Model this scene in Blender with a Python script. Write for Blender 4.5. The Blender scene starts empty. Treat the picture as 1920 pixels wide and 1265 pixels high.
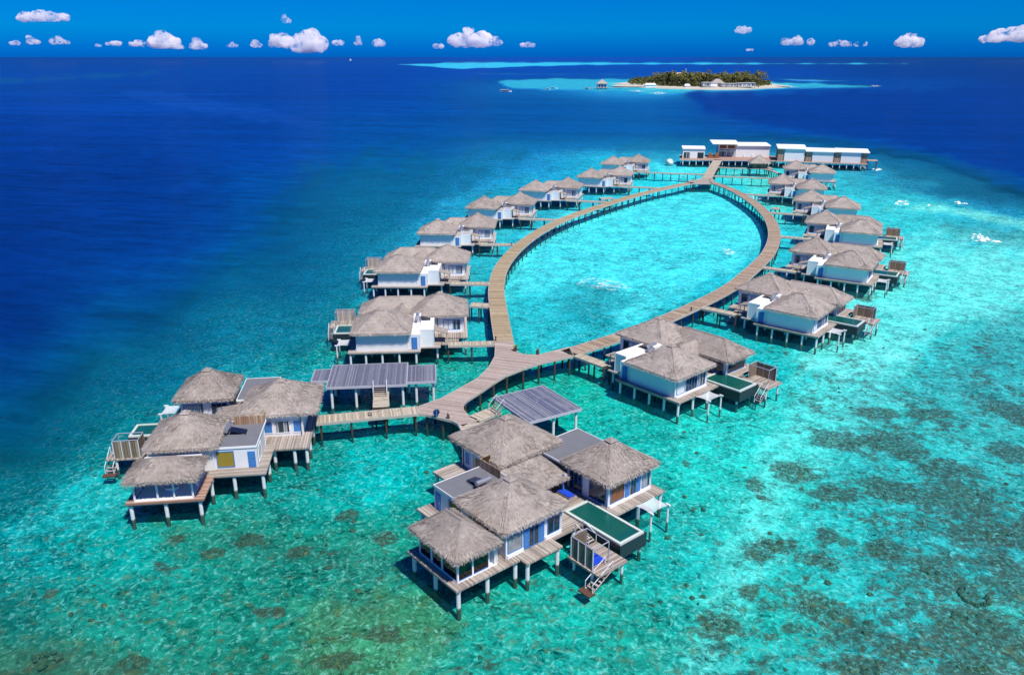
import bpy, bmesh, math, random
import numpy as np
from mathutils import Vector, noise as mn
R=math.radians
random.seed(7)
# ------------------------------------------------------------------ camera, sky, sun, exposure
sc=bpy.context.scene
C=bpy.context.scene.collection
FOC=1493.0; PIT=math.atan(526.5/FOC); HC=50.0
cp,sp=math.cos(PIT),math.sin(PIT)
cam=bpy.data.cameras.new('camera'); co=bpy.data.objects.new('camera',cam); C.objects.link(co)
co.location=(0,0,HC); co.rotation_euler=(math.pi/2-PIT,0,0)
cam.sensor_width=36; cam.lens=36*FOC/1920; cam.clip_start=.5; cam.clip_end=120000
sc.camera=co
SUN_AZ=145; SUN_EL=60            # compass heading (0 = straight ahead of the camera) and height
w=bpy.data.worlds.new('World'); sc.world=w; w.use_nodes=True
nt=w.node_tree; nt.nodes.clear()
def wn(t,**k):
    n=nt.nodes.new(t)
    for a,b in k.items(): setattr(n,a,b)
    return n
sky=wn('ShaderNodeTexSky',sky_type='NISHITA',sun_disc=False)
sky.sun_elevation=R(SUN_EL); sky.sun_rotation=R(SUN_AZ); sky.ozone_density=3.0; sky.dust_density=0.0; sky.air_density=1.0; sky.altitude=50
tc=wn('ShaderNodeTexCoord'); sx=wn('ShaderNodeSeparateXYZ'); nt.links.new(tc.outputs['Generated'],sx.inputs[0])
rp=wn('ShaderNodeValToRGB'); nt.links.new(sx.outputs['Z'],rp.inputs[0])
el=rp.color_ramp.elements
el[0].position=0; el[0].color=(0.0,.13,.80,1)
el[1].position=1; el[1].color=(.07,.33,1.0,1)
for p,c in ((.008,(0.0,.16,.86,1)),(.030,(0.0,.27,.88,1)),(.075,(0.0,.26,.84,1)),(.25,(.04,.34,1.0,1))):
    e=el.new(p); e.color=c
mx=wn('ShaderNodeMix',data_type='RGBA',blend_type='MULTIPLY'); mx.inputs['Factor'].default_value=1
nt.links.new(sky.outputs[0],mx.inputs['A']); nt.links.new(rp.outputs[0],mx.inputs['B'])
bg=wn('ShaderNodeBackground'); bg.inputs['Strength'].default_value=.095
nt.links.new(mx.outputs['Result'],bg.inputs[0]); ow=wn('ShaderNodeOutputWorld'); nt.links.new(bg.outputs[0],ow.inputs[0])
sl=bpy.data.lights.new('sun','SUN'); sl.energy=5.0; sl.angle=R(.5); sl.color=(1,.945,.86)
so=bpy.data.objects.new('sun',sl); C.objects.link(so); so.location=(60,-60,120)
so.rotation_euler=(R(90-SUN_EL),0,R(180-SUN_AZ))
sc.view_settings.view_transform='Standard'; sc.view_settings.look='None'; sc.view_settings.gamma=1; sc.view_settings.exposure=.22
sc.cycles.transparent_max_bounces=16; sc.cycles.max_bounces=12; sc.cycles.diffuse_bounces=2; sc.cycles.glossy_bounces=3

# ------------------------------------------------------------------ survey helpers (world positions on a known height)
def P(x,y,z=0.0):
    u=(x-960)/FOC; v=(y-632.5)/FOC
    t=(HC-z)/(sp+v*cp)
    return Vector((t*u,t*(cp-v*sp),z))
def hd(a): a=R(a); return Vector((math.sin(a),math.cos(a),0))
def lin(c):
    return tuple(((v/255+.055)/1.055)**2.4 if v/255>.04045 else v/255/12.92 for v in c)
# ------------------------------------------------------------------ materials
def mat(name): 
    m=bpy.data.materials.new(name); m.use_nodes=True; m.node_tree.nodes.clear(); return m
class G:
    def __init__(s,m): s.t=m.node_tree; s.n=s.t.nodes; s.l=s.t.links
    def N(s,t,i=None,**k):
        n=s.n.new(t)
        for a,b in k.items(): setattr(n,a,b)
        if i:
            for a,b in i.items():
                if hasattr(b,'is_linked') or isinstance(b,bpy.types.NodeSocket): s.l.new(b,n.inputs[a])
                else: n.inputs[a].default_value=b
        return n
    def math(s,op,a,b=None,c=None,clamp=False):
        n=s.N('ShaderNodeMath',operation=op,use_clamp=clamp)
        for i,v in enumerate((a,b,c)):
            if v is None: continue
            if isinstance(v,bpy.types.NodeSocket): s.l.new(v,n.inputs[i])
            else: n.inputs[i].default_value=v
        return n.outputs[0]
    def mix(s,f,a,b,bt='MIX'):
        n=s.N('ShaderNodeMix',data_type='RGBA',blend_type=bt)
        for k,v in (('Factor',f),('A',a),('B',b)):
            if isinstance(v,bpy.types.NodeSocket): s.l.new(v,n.inputs[k])
            else: n.inputs[k].default_value=(tuple(v)+(1,))[:4] if k!='Factor' else v
        return n.outputs['Result']
    def noise(s,vec,scale,detail=3,rough=.55,dist=0):
        n=s.N('ShaderNodeTexNoise',{'Scale':scale,'Detail':detail,'Roughness':rough,'Distortion':dist})
        if vec is not None: s.l.new(vec,n.inputs['Vector'])
        return n.outputs['Fac']
    def ramp(s,f,stops):
        n=s.N('ShaderNodeValToRGB'); s.l.new(f,n.inputs[0]); e=n.color_ramp.elements
        for i,(p,c) in enumerate(stops):
            if not isinstance(c,(tuple,list)): c=(c,c,c)
            if i<2: e[i].position=p; q=e[i]
            else: q=e.new(p)
            q.color=tuple(c)+(1,)
        return n.outputs[0]
    def mapr(s,f,a,b,c,d):
        n=s.N('ShaderNodeMapRange'); s.l.new(f,n.inputs[0])
        for i,v in enumerate((a,b,c,d)): n.inputs[i+1].default_value=v
        return n.outputs[0]
    def vec(s,src,sc3): 
        n=s.N('ShaderNodeVectorMath',operation='MULTIPLY'); s.l.new(src,n.inputs[0]); n.inputs[1].default_value=sc3; return n.outputs[0]
    def obj(s): return s.N('ShaderNodeTexCoord').outputs['Object']
    def pos(s): return s.N('ShaderNodeNewGeometry').outputs['Position']
    def bump(s,h,st,d=.1):
        n=s.N('ShaderNodeBump',{'Strength':st,'Distance':d}); s.l.new(h,n.inputs['Height']); return n.outputs[0]
    def out(s,col,rough=.8,nrm=None,spec=.3,metal=0,**k):
        n=s.N('ShaderNodeBsdfPrincipled'); 
        for a,v in (('Base Color',col),('Roughness',rough),('Specular IOR Level',spec),('Metallic',metal)):
            if isinstance(v,bpy.types.NodeSocket): s.l.new(v,n.inputs[a])
            else: n.inputs[a].default_value=(tuple(v)+(1,))[:4] if a=='Base Color' else v
        if nrm is not None: s.l.new(nrm,n.inputs['Normal'])
        o=s.N('ShaderNodeOutputMaterial'); s.l.new(n.outputs[0],o.inputs[0]); return n
M={}
def plain(name,col,rough=.6,spec=.3,metal=0,var=.12,vs=2.0):
    m=mat(name); g=G(m); f=g.noise(g.obj(),vs,5)
    c=g.mix(f,[v*(1-var) for v in col],[min(1,v*(1+var)) for v in col]); g.out(c,rough,None,spec,metal); M[name]=m; return m
# thatch: bleached palm straw, streaked and tufted
def thatch(name,k=1.0,dark=(.15,.122,.105),lite=(.50,.443,.40)):
    m=mat(name); g=G(m); tc=g.N('ShaderNodeTexCoord'); o=tc.outputs['Object']; rnd=g.N('ShaderNodeObjectInfo').outputs['Random']
    n3=g.N('ShaderNodeSeparateXYZ',{0:tc.outputs['Normal']}); p3=g.N('ShaderNodeSeparateXYZ',{0:o})
    ax=g.math('GREATER_THAN',g.math('ABSOLUTE',n3.outputs['X']),g.math('ABSOLUTE',n3.outputs['Y']))
    ac=g.math('ADD',g.math('MULTIPLY',p3.outputs['Y'],ax),g.math('MULTIPLY',p3.outputs['X'],g.math('SUBTRACT',1,ax)))
    cv=g.N('ShaderNodeCombineXYZ',{0:g.math('MULTIPLY',ac,9),1:g.math('MULTIPLY',p3.outputs['Z'],1.6),2:g.math('MULTIPLY',ax,7)}).outputs[0]
    st=g.noise(cv,1.0,5,.7,.6); f1=g.noise(g.pos(),.5,5,.65); f3=g.noise(o,22,4,.75); f2=g.noise(o,5,5,.7)
    co_=g.math('FRACT',g.math('ADD',g.math('MULTIPLY',p3.outputs['Z'],2.6),g.math('MULTIPLY',f2,.9)))
    f=g.math('ADD',g.math('ADD',g.math('MULTIPLY',f1,.40),g.math('MULTIPLY',st,.38)),g.math('ADD',g.math('MULTIPLY',f3,.28),g.math('ADD',g.math('MULTIPLY',f2,.18),g.math('MULTIPLY',g.math('SUBTRACT',rnd,.5),.07))))
    f=g.math('ADD',f,g.math('MULTIPLY',co_,.035))
    c=g.ramp(f,[(.42,[v*k for v in dark]),(.84,[v*k for v in lite]),(.62,[v*k for v in (.33,.288,.256)])])
    h=g.math('ADD',st,g.math('ADD',g.math('MULTIPLY',f3,.8),g.math('MULTIPLY',co_,.3)))
    g.out(c,.95,g.bump(h,.7,.12),.05); M[name]=m
thatch('thatch',.98); thatch('thatch_light',.90,(.30,.26,.25),(.50,.45,.44)); thatch('thatch_shaggy',1.12,(.22,.19,.165),(.64,.57,.52))
# white painted boards
m=mat('white_boards'); g=G(m); o=g.obj(); z=g.N('ShaderNodeSeparateXYZ',{0:o}).outputs['Z']
fr=g.math('FRACT',g.math('MULTIPLY',z,5.2)); line=g.mapr(fr,0,.12,0,1)
dirt=g.noise(g.vec(g.pos(),(1,1,.3)),1.2,6,.7)
c=g.mix(dirt,(.86,.87,.87),(.70,.71,.71)); c=g.mix(line,(.42,.44,.47),c)
g.out(c,.55,g.bump(fr,.5,.03),.3); M['white_boards']=m
plain('white_paint',(.80,.81,.81),.5,.3,0,.06)
plain('white_roof',(.80,.80,.79),.6,.2,0,.08,.8)
m=mat('blue_paint'); g=G(m); o=g.obj(); f=g.noise(g.vec(o,(3,3,.6)),3,5)
g.out(g.mix(f,(.035,.15,.42),(.07,.24,.55)),.45,None,.35); M['blue_paint']=m
plain('pale_roof',(.36,.36,.37),.8,.2,0,.2); plain('grey_roof',(.15,.155,.175),.8,.2,0,.14,.9)
plain('dark_pool',(.018,.028,.036),.45,.4,0,.3)
plain('pool_rim',(.50,.56,.52),.6,.3,0,.12)
plain('metal',(.45,.47,.50),.35,.5,.7,.1)
plain('panel_dark',(.012,.014,.03),.15,.6)
plain('dark_metal',(.06,.06,.065),.5,.4)
plain('blue_cushion',(.015,.06,.50),.85,.1)
plain('interior_wood',(.22,.09,.04),.6)
plain('olive_blind',(.27,.21,.035),.8,.1)
plain('curtain',(.62,.66,.66),.9,.1,0,.2,6)
plain('terracotta',(.10,.05,.035),.8)
plain('plant_green',(.16,.26,.03),.6,.3,0,.4,6)
plain('trunk',(.17,.13,.09),.9,.1,0,.25,4)
plain('sand',(.50,.46,.38),.95,.1,0,.08,.05)
plain('rock',(.05,.045,.035),.9,.2,0,.4,1)
plain('cream_wall',(.55,.50,.42),.8)
plain('tin_red',(.55,.33,.24),.7)
plain('gelcoat',(.80,.80,.80),.3,.5,0,.05)
m=mat('palm_leaf'); g=G(m); o=g.obj(); rnd=g.N('ShaderNodeObjectInfo').outputs['Random']
f=g.noise(o,.5,4,.7); c=g.mix(f,(.050,.075,.016),(.22,.23,.06)); c=g.mix(g.math('MULTIPLY',rnd,.45),c,(.15,.115,.035)); g.out(c,.6,None,.25); M['palm_leaf']=m
m=mat('shrub_leaf'); g=G(m); o=g.pos(); f=g.noise(o,.12,5,.7); g.out(g.ramp(f,[(.3,(.035,.05,.012)),(.7,(.15,.155,.045))]),.7,None,.2); M['shrub_leaf']=m
# glass
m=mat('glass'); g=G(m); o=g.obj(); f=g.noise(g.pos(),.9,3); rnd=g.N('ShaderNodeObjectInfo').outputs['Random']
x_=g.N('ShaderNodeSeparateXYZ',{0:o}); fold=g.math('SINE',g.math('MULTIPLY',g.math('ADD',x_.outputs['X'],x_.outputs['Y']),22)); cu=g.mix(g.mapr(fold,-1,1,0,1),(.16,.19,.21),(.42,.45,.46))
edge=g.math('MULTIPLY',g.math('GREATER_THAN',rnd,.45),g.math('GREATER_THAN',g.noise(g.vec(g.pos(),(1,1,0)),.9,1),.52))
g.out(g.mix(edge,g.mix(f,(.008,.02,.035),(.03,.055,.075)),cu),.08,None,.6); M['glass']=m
m=mat('clear_glass'); g=G(m)
gl=g.N('ShaderNodeBsdfGlossy',{'Roughness':.05,'Color':(1,1,1,1)}); tr=g.N('ShaderNodeBsdfTransparent',{'Color':(.93,.97,1,1)})
fr=g.N('ShaderNodeFresnel',{'IOR':1.5}); ms=g.N('ShaderNodeMixShader',{0:fr.outputs[0],1:tr.outputs[0],2:gl.outputs[0]})
g.N('ShaderNodeOutputMaterial',{0:ms.outputs[0]}); M['clear_glass']=m
# netting
m=mat('netting'); g=G(m); df=g.N('ShaderNodeBsdfDiffuse',{'Color':(.70,.73,.76,1)}); tr=g.N('ShaderNodeBsdfTransparent')
ms=g.N('ShaderNodeMixShader',{0:.42,1:df.outputs[0],2:tr.outputs[0]}); g.N('ShaderNodeOutputMaterial',{0:ms.outputs[0]}); M['netting']=m
# piles: white concrete above, algae below
def pilemat(name,top,low,zc,deep):
    m=mat(name); g=G(m); p=g.pos(); z=g.N('ShaderNodeSeparateXYZ',{0:p}).outputs['Z']
    n=g.noise(p,2.5,5); f=g.mapr(g.math('ADD',z,g.math('MULTIPLY',n,.6)),zc,zc+.25,0,1)
    c=g.mix(f,low,g.mix(n,top,[v*.72 for v in top])); c=g.mix(g.mapr(z,-.25,.0,0,1),deep,c)
    g.out(c,.8,None,.2); M[name]=m
pilemat('pile_white',(.74,.76,.77),(.13,.10,.05),.22,(.03,.07,.05))
pilemat('pile_wood',(.085,.062,.045),(.07,.055,.025),.3,(.02,.045,.035))
# planks: v=across direction of board index
def planks(name,src,axis,width,cols,gap=.10,vary=.5,rot=0,stain=.35,grime=(.10,.12,.05)):
    m=mat(name); g=G(m)
    if src=='uv': o=g.N('ShaderNodeTexCoord').outputs['UV']
    else: o=g.obj()
    if rot: 
        mp=g.N('ShaderNodeMapping',{'Vector':o}); mp.inputs['Rotation'].default_value=(0,0,R(rot)); o=mp.outputs[0]
    s3=g.N('ShaderNodeSeparateXYZ',{0:o}); a=s3.outputs['XY'.index(axis)]
    q=g.math('DIVIDE',a,width); idx=g.math('FLOOR',q); fr=g.math('FRACT',q)
    wnz=g.N('ShaderNodeTexWhiteNoise',noise_dimensions='1D'); g.l.new(idx,wnz.inputs['W'])
    st3=(.7,6,.7) if axis=='Y' else (6,.7,.7)
    streak=g.noise(g.vec(o,st3),1.3,5,.65); blot=g.noise(o,.33,4,.6)
    f=g.math('ADD',g.math('MULTIPLY',wnz.outputs[0],vary),g.math('MULTIPLY',g.math('ADD',streak,g.math('MULTIPLY',blot,stain)),1-vary),clamp=True)
    n=len(cols); c=g.ramp(f,[(.15+.7*i/(n-1),k) for i,k in enumerate(cols)])
    gp=g.math('LESS_THAN',fr,gap); c=g.mix(gp,c,[v*.25 for v in cols[0]])
    gm=g.math('MULTIPLY',g.mapr(g.noise(o,.5,5,.7),.55,.72,0,.5),1.0); c=g.mix(gm,c,grime)
    g.out(c,.85,g.bump(g.math('SUBTRACT',streak,gp),.5,.03),.15); M[name]=m
GREY=[(.15,.125,.11),(.30,.255,.22),(.50,.45,.40)]
planks('deck_planks','obj','X',.16,GREY)
planks('deck_planks_y','obj','Y',.16,GREY)
planks('deck_brown','obj','Y',.16,[(.17,.09,.065),(.34,.20,.15),(.50,.38,.31)],grime=(.2,.11,.08))
planks('walk_planks','uv','X',.22,[(.14,.10,.055),(.30,.23,.14),(.48,.395,.27)],gap=.09,vary=.42)
planks('walk_planks_right','uv','X',.22,[(.13,.09,.065),(.27,.195,.14),(.46,.37,.29)],gap=.09,vary=.42)
planks('plaza_planks','obj','Y',.20,[(.19,.145,.12),(.33,.262,.23),(.52,.435,.39)],gap=.10,vary=.45,rot=18,grime=(.26,.19,.15))
planks('jetty_planks','uv','X',.2,[(.17,.14,.10),(.36,.31,.235),(.58,.52,.42)],gap=.1,vary=.45)
planks('solar_slats','obj','X',.20,[(.075,.085,.13),(.13,.14,.19),(.23,.24,.29)],gap=.12,vary=.5,stain=.25,grime=(.2,.18,.24))
planks('solar_slats_y','obj','Y',.22,[(.06,.075,.14),(.11,.125,.195),(.27,.27,.30)],gap=.1,vary=.5,stain=.35,grime=(.33,.31,.33))
planks('louvre','obj','X',.35,[(.10,.075,.05),(.22,.17,.12),(.33,.27,.20)],gap=.12)
planks('fence_wood','obj','X',.3,[(.22,.13,.08),(.36,.23,.15),(.5,.36,.25)],gap=.12)
planks('wood_cladding','obj','X',.3,[(.22,.15,.11),(.32,.235,.18),(.45,.35,.28)],gap=.08)
planks('pale_screen','obj','X',.3,[(.28,.24,.2),(.38,.34,.30),(.5,.46,.42)],gap=.1); plain('beam_wood',(.32,.27,.24),.8,.2,0,.2)
plain('rail_white',(.62,.63,.66),.6,.3,0,.1); plain('rail_pale',(.42,.42,.48),.7,.2); plain('rail_grey',(.30,.31,.38),.6,.3,0,.15)

# ------------------------------------------------------------------ mesh builder and tree of things
class MB:
    def __init__(s,my=1): s.v=[]; s.f=[]; s.mi=[]; s.uv=None; s.my=my
    def pt(s,p): s.v.append((p[0],p[1]*s.my,p[2])); return len(s.v)-1
    def face(s,pts,mi=0):
        s.f.append([s.pt(p) for p in pts]); s.mi.append(mi)
    def fi(s,ids,mi=0): s.f.append(list(ids)); s.mi.append(mi)
    def box(s,x0,x1,y0,y1,z0,z1,mi=0):
        i=[s.pt(p) for p in ((x0,y0,z0),(x1,y0,z0),(x1,y1,z0),(x0,y1,z0),(x0,y0,z1),(x1,y0,z1),(x1,y1,z1),(x0,y1,z1))]
        for q in ((3,2,1,0),(4,5,6,7),(0,1,5,4),(1,2,6,5),(2,3,7,6),(3,0,4,7)): s.fi([i[k] for k in q],mi)
        return s
    def hexa(s,b,t,mi=0):       # bottom quad, top quad
        i=[s.pt(p) for p in list(b)+list(t)]
        for q in ((3,2,1,0),(4,5,6,7),(0,1,5,4),(1,2,6,5),(2,3,7,6),(3,0,4,7)): s.fi([i[k] for k in q],mi)
    def prism(s,poly,z0,z1,mi=0,mside=None):
        a=[s.pt((x,y,z0)) for x,y in poly]; b=[s.pt((x,y,z1)) for x,y in poly]; n=len(poly)
        s.fi(b,mi); s.fi(a[::-1],mi)
        for k in range(n): s.fi([a[k],a[(k+1)%n],b[(k+1)%n],b[k]],mi if mside is None else mside)
    def tube(s,p,q,r,r2=None,n=8,mi=0,cap=True):
        p=Vector(p);q=Vector(q);d=(q-p).normalized(); r2=r if r2 is None else r2
        u=d.orthogonal().normalized(); w=d.cross(u)
        A=[s.pt(p+u*math.cos(t)*r+w*math.sin(t)*r) for t in [2*math.pi*k/n for k in range(n)]]
        B=[s.pt(q+u*math.cos(t)*r2+w*math.sin(t)*r2) for t in [2*math.pi*k/n for k in range(n)]]
        for k in range(n): s.fi([A[k],A[(k+1)%n],B[(k+1)%n],B[k]],mi)
        if cap: s.fi(A[::-1],mi); s.fi(B,mi)
        return s
    def build(s,name,mats,parent=None,smooth=False):
        me=bpy.data.meshes.new(name); me.from_pydata(s.v,[],s.f)
        mats=mats if isinstance(mats,(list,tuple)) else [mats]
        for k in mats: me.materials.append(M[k])
        if len(mats)>1: me.polygons.foreach_set('material_index',s.mi)
        if s.uv:
            l=me.uv_layers.new(name='UVMap')
            for lp in me.loops: l.data[lp.index].uv=s.uv[lp.vertex_index]
        if smooth: me.polygons.foreach_set('use_smooth',[True]*len(me.polygons))
        me.update()
        o=bpy.data.objects.new(name,me); C.objects.link(o)
        if parent: o.parent=parent
        return o
def tag(o,label=None,cat=None,group=None,kind=None):
    if label: o['label']=label
    if cat: o['category']=cat
    if group: o['group']=group
    if kind: o['kind']=kind
    return o
def thing(name,label,cat,loc=(0,0,0),rotz=0,group=None):
    o=bpy.data.objects.new(name,None); C.objects.link(o); o.empty_display_size=.5
    o.location=loc; o.rotation_euler=(0,0,rotz); return tag(o,label,cat,group)
def children(o): return [c for c in bpy.data.objects if c.parent==o]
def copy_thing(root,loc,rotz,label,group=None):
    r=root.copy(); C.objects.link(r); r.location=loc; r.rotation_euler=(0,0,rotz); r['label']=label
    if group: r['group']=group
    for ch in KIDS(root):
        c=ch.copy(); C.objects.link(c); c.parent=r
        for gch in KIDS(ch):
            d=gch.copy(); C.objects.link(d); d.parent=c
    return r
_k={}
def KIDS(o):
    if o.name not in _k: _k[o.name]=children(o)
    return _k[o.name]

# ------------------------------------------------------------------ water colour chart (colour of bottom + water column, survey points)
COLX=[0,240,480,720,960,1200,1440,1680,1920]
CH={105:'04489a 04489a 044a9c 0450aa 005ac0 005ac0 044b98 04468c 044488',
135:'0048a2 0048a2 0048a2 0048a6 0050b4 0055b8 004baa 004292 003e8c',
165:'0046a0 0046a0 0044a0 0046a4 006eb8 0a90c0 0060b2 004ca2 003e90',
200:'0042a0 0046a6 0044a0 004ba2 0060ae 006ab4 0048a4 003c96 003a8e',
240:'003c98 003e9a 004098 0055a8 0062b0 006ab4 0054a8 003c90 00388a',
270:'003a94 003c96 00429c 005cae 0076b4 0078b4 006cae 004ea2 003c92',
300:'003892 003a94 00449c 0066ae 0080b4 14b2c8 14bccc 0070a4 004ca0',
340:'00358c 003890 004e9e 0070ae 008cbe 14c8d6 1ecdd6 1e96ac 00569c',
390:'003286 003a90 005098 0078a8 10a0b8 1ec8dc 18c6d6 32c3c8 0a8caa',
450:'002f80 004090 0058a0 0084a4 14b4c8 14c3d6 1ebecd 28bec3 3cb4be',
520:'00307e 004c94 006ca0 00889e 14b4c3 0aafc3 14b4c3 1ebebe 46c6c6',
600:'00307a 00609a 00869c 008c9c 0aa5b4 14afb9 00a5aa 1ebebe 3cbebe',
690:'004482 007496 008c94 009196 00a096 0ab4b4 0ab9b9 32c6c6 28aaaf',
790:'005e86 008088 007e84 008a86 00a08c 0aafa5 14beb9 28beb9 32aaaa',
900:'007884 008a8c 008a85 009690 00a096 14b4aa 28beb4 28b4b4 32aaaa',
1030:'008c8e 00958f 0a8678 0c907e 009a94 14aaa5 28b4af 28b0b0 32acaf',
1150:'127e76 12887a 128674 228a78 14a091 14aaa0 1eb4aa 28b0b0 3cb4af',
1290:'24765f 1a7d69 1a7d69 289478 14a096 1ea59b 28aaa5 32aaaa 3caaa5'}
RY=sorted(CH); TAB=np.array([[ [int(h[i:i+2],16)/255 for i in (0,2,4)] for h in CH[r].split()] for r in RY])
# soft patches: (polygon in survey px, colour, softness px, strength)
def pl(s): return [tuple(map(float,q.split(','))) for q in s.split()]
PATCH=[
 (pl('-200,150 60,146 200,140 300,134 300,137 180,146 60,153 -200,162'),'1478b4',5,.45),
 (pl('230,172 300,172 470,200 620,236 560,238 380,212 260,188'),'1052b4',5,.55),
 (pl('745,121 900,117.5 1100,118 1300,118.5 1700,120 1300,120.8 1100,121.5 960,126 860,129'),'30bede',1.2,.95),
 (pl('880,137 1180,138.5 1180,141 900,140'),'1478c8',1.2,.6),
 (pl('1440,147 1500,148.5 1600,152 1500,152.5'),'46aadc',1,.7),
 (pl('930,152 1020,148 1180,148 1400,151 1540,157 1650,163 1500,166 1420,170 1300,172 1235,178 1180,172 1080,168 960,166'),'28aac8',2.5,.95),
 (pl('1130,156 1480,156 1480,165 1300,170 1180,168'),'5ad2d7',3,.7),
 (pl('1290,176 1560,172 1900,166 2400,190 2400,420 1950,340 1850,315 1760,288 1640,262 1500,246 1400,226 1320,205'),'003c92',9,.93),
 (pl('-300,250 250,290 430,330 420,420 330,490 180,560 40,620 -300,720'),'003282',45,.4),
 (pl('1120,300 1230,296 1330,306 1330,352 1200,372 1050,400 960,470 940,560 965,640 1010,660 1150,625 1290,560 1430,470 1435,410 1390,370 1330,350'),'48dce4',14,.85),
 (pl('1340,320 1480,322 1490,380 1470,420 1420,376'),'50d6cc',12,.8),
 (pl('930,640 960,540 1060,560 1140,590 1180,620 1060,655'),'0aa0aa',14,.6),
 (pl('1020,540 1110,525 1180,560 1150,610 1060,600'),'0c8a96',14,.55),
 (pl('1160,268 1400,256 1640,272 1800,318 1900,350 1920,420 1760,370 1640,330 1600,312 1250,306 1140,300'),'0a78a0',12,.60),
 (pl('1650,310 1760,320 1900,352 2000,380 2000,400 1800,368 1660,350'),'0f6e8c',10,.60),
 (pl('1660,392 1760,396 1920,430 2000,450 2000,425 1850,400 1760,385'),'78e0d4',7,.8),
 (pl('1640,300 1700,330 1780,345 1700,352 1640,340'),'1496b4',8,.4),
 (pl('1760,418 1880,430 2000,450 2000,475 1860,460 1770,440'),'3c9696',6,.5),
 (pl('640,560 760,600 820,720 700,740 600,690 500,700 560,620'),'008278',25,.45),
 (pl('880,360 1000,330 1110,330 1000,400 940,450 900,500 900,660 840,740 700,740 640,700 860,690 900,560 880,450'),'14a5aa',18,.35),
 (pl('180,880 60,960 20,1010 150,990 280,940'),'1eb9b9',25,.55),
 (pl('700,780 840,830 800,900 700,960 620,900'),'00b4b4',25,.6),
 (pl('560,330 700,300 860,300 960,290 900,360 780,400 720,470 660,560 620,640 480,690 330,700 230,780 120,830 60,760 200,660 380,560 480,440'),'00708c',40,.5),
 (pl('620,660 900,680 860,740 980,720 1130,690 1130,780 1000,760 880,700'),'0aa58c',18,.5),
 (pl('260,960 420,990 640,1000 780,1040 760,1110 560,1060 300,1020'),'1e7d6e',26,.55),
 (pl('560,1130 800,1100 860,1180 760,1290 560,1290'),'4a8458',30,.6),
 (pl('280,960 500,960 620,1010 700,960 760,1020 700,1080 420,1070 300,1040'),'2e7e68',30,.3),
 (pl('0,1200 200,1210 300,1290 -100,1290'),'4b7d64',25,.5),
 (pl('1240,760 1420,770 1500,800 1400,900 1300,860'),'28d2c8',25,.6),
 (pl('1480,700 1700,640 1700,760 1500,900 1330,1290 1250,1290 1400,900'),'6ee6de',40,.55),
 (pl('1480,560 1650,480 1760,440 1990,470 1990,560 1800,620 1640,720 1500,700'),'70e6e0',30,.75),
 (pl('1580,740 1700,700 1930,560 2100,560 2100,760 1900,760 1700,860 1560,900'),'3c9ea0',40,.4),
 (pl('1120,1080 1300,1180 1260,1290 1100,1290'),'1e8c78',35,.4),
]
def colour_at(x,y,z):
    """numpy arrays of world positions -> linear colour"""
    de=y*cp-(z-HC)*sp; de=np.where(de<1,1,de)
    px=960+FOC*x/de; py=632.5+FOC*(-((z-HC)*cp+y*sp))/de
    px0,py0=px,py
    X=np.clip(px,0,1920); Y=np.clip(py,105,1290)
    ci=np.clip(X/240,0,7.999); i=ci.astype(int); fx=ci-i; fx=fx*fx*(3-2*fx)
    ry=np.array(RY,float); j=np.clip(np.searchsorted(ry,Y,side='right')-1,0,len(RY)-2); fy=(Y-ry[j])/(ry[j+1]-ry[j]); fy=np.clip(fy,0,1); fy=fy*fy*(3-2*fy)
    T=TAB
    c=(T[j,i].T*(1-fx)*(1-fy)+T[j,i+1].T*fx*(1-fy)+T[j+1,i].T*(1-fx)*fy+T[j+1,i+1].T*fx*fy).T
    for poly,hx,soft,st in PATCH:
        pv=np.array(poly); col=np.array([int(hx[k:k+2],16)/255 for k in (0,2,4)])
        ext=soft*2.5
        sel=np.where((px0>pv[:,0].min()-ext)&(px0<pv[:,0].max()+ext)&(py0>pv[:,1].min()-ext)&(py0<pv[:,1].max()+ext))[0]
        if not len(sel): continue
        qx=px0[sel]; qy=py0[sel]
        wob=np.sin(qx*.045+np.sin(qy*.07)*1.7)*np.cos(qy*.06+qx*.021)+.5*np.sin(qx*.13+qy*.11+np.sin(qy*.19))
        d2=np.full(len(sel),1e9); ins=np.zeros(len(sel),bool)
        for a in range(len(pv)):
            x1,y1=pv[a]; x2,y2=pv[(a+1)%len(pv)]
            t=np.clip(((qx-x1)*(x2-x1)+(qy-y1)*(y2-y1))/((x2-x1)**2+(y2-y1)**2+1e-9),0,1)
            d2=np.minimum(d2,(qx-x1-t*(x2-x1))**2+(qy-y1-t*(y2-y1))**2)
            cr=((y1>qy)!=(y2>qy))&(qx<(x2-x1)*(qy-y1)/(y2-y1+1e-12)+x1); ins^=cr
        sd=np.where(ins,1,-1)*np.sqrt(d2)+wob*soft*.55
        a=np.clip(.5+sd/(2*soft),0,1); a=(a*a*(3-2*a)*st)[:,None]
        c[sel]=c[sel]*(1-a)+col*a
    l=np.where(c>.04045,((c+.055)/1.055)**2.4,c/12.92)
    return l
REEF=[]
def reef_at(x,y):
    a=np.zeros_like(x)
    for cx,cy,rx,ry,st in REEF:
        m_=(abs(x-cx)<rx*3)&(abs(y-cy)<ry*3)
        if m_.any(): a[m_]=np.maximum(a[m_],st*np.exp(-(((x[m_]-cx)/rx)**2+((y[m_]-cy)/ry)**2)*.8))
    return a
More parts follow.
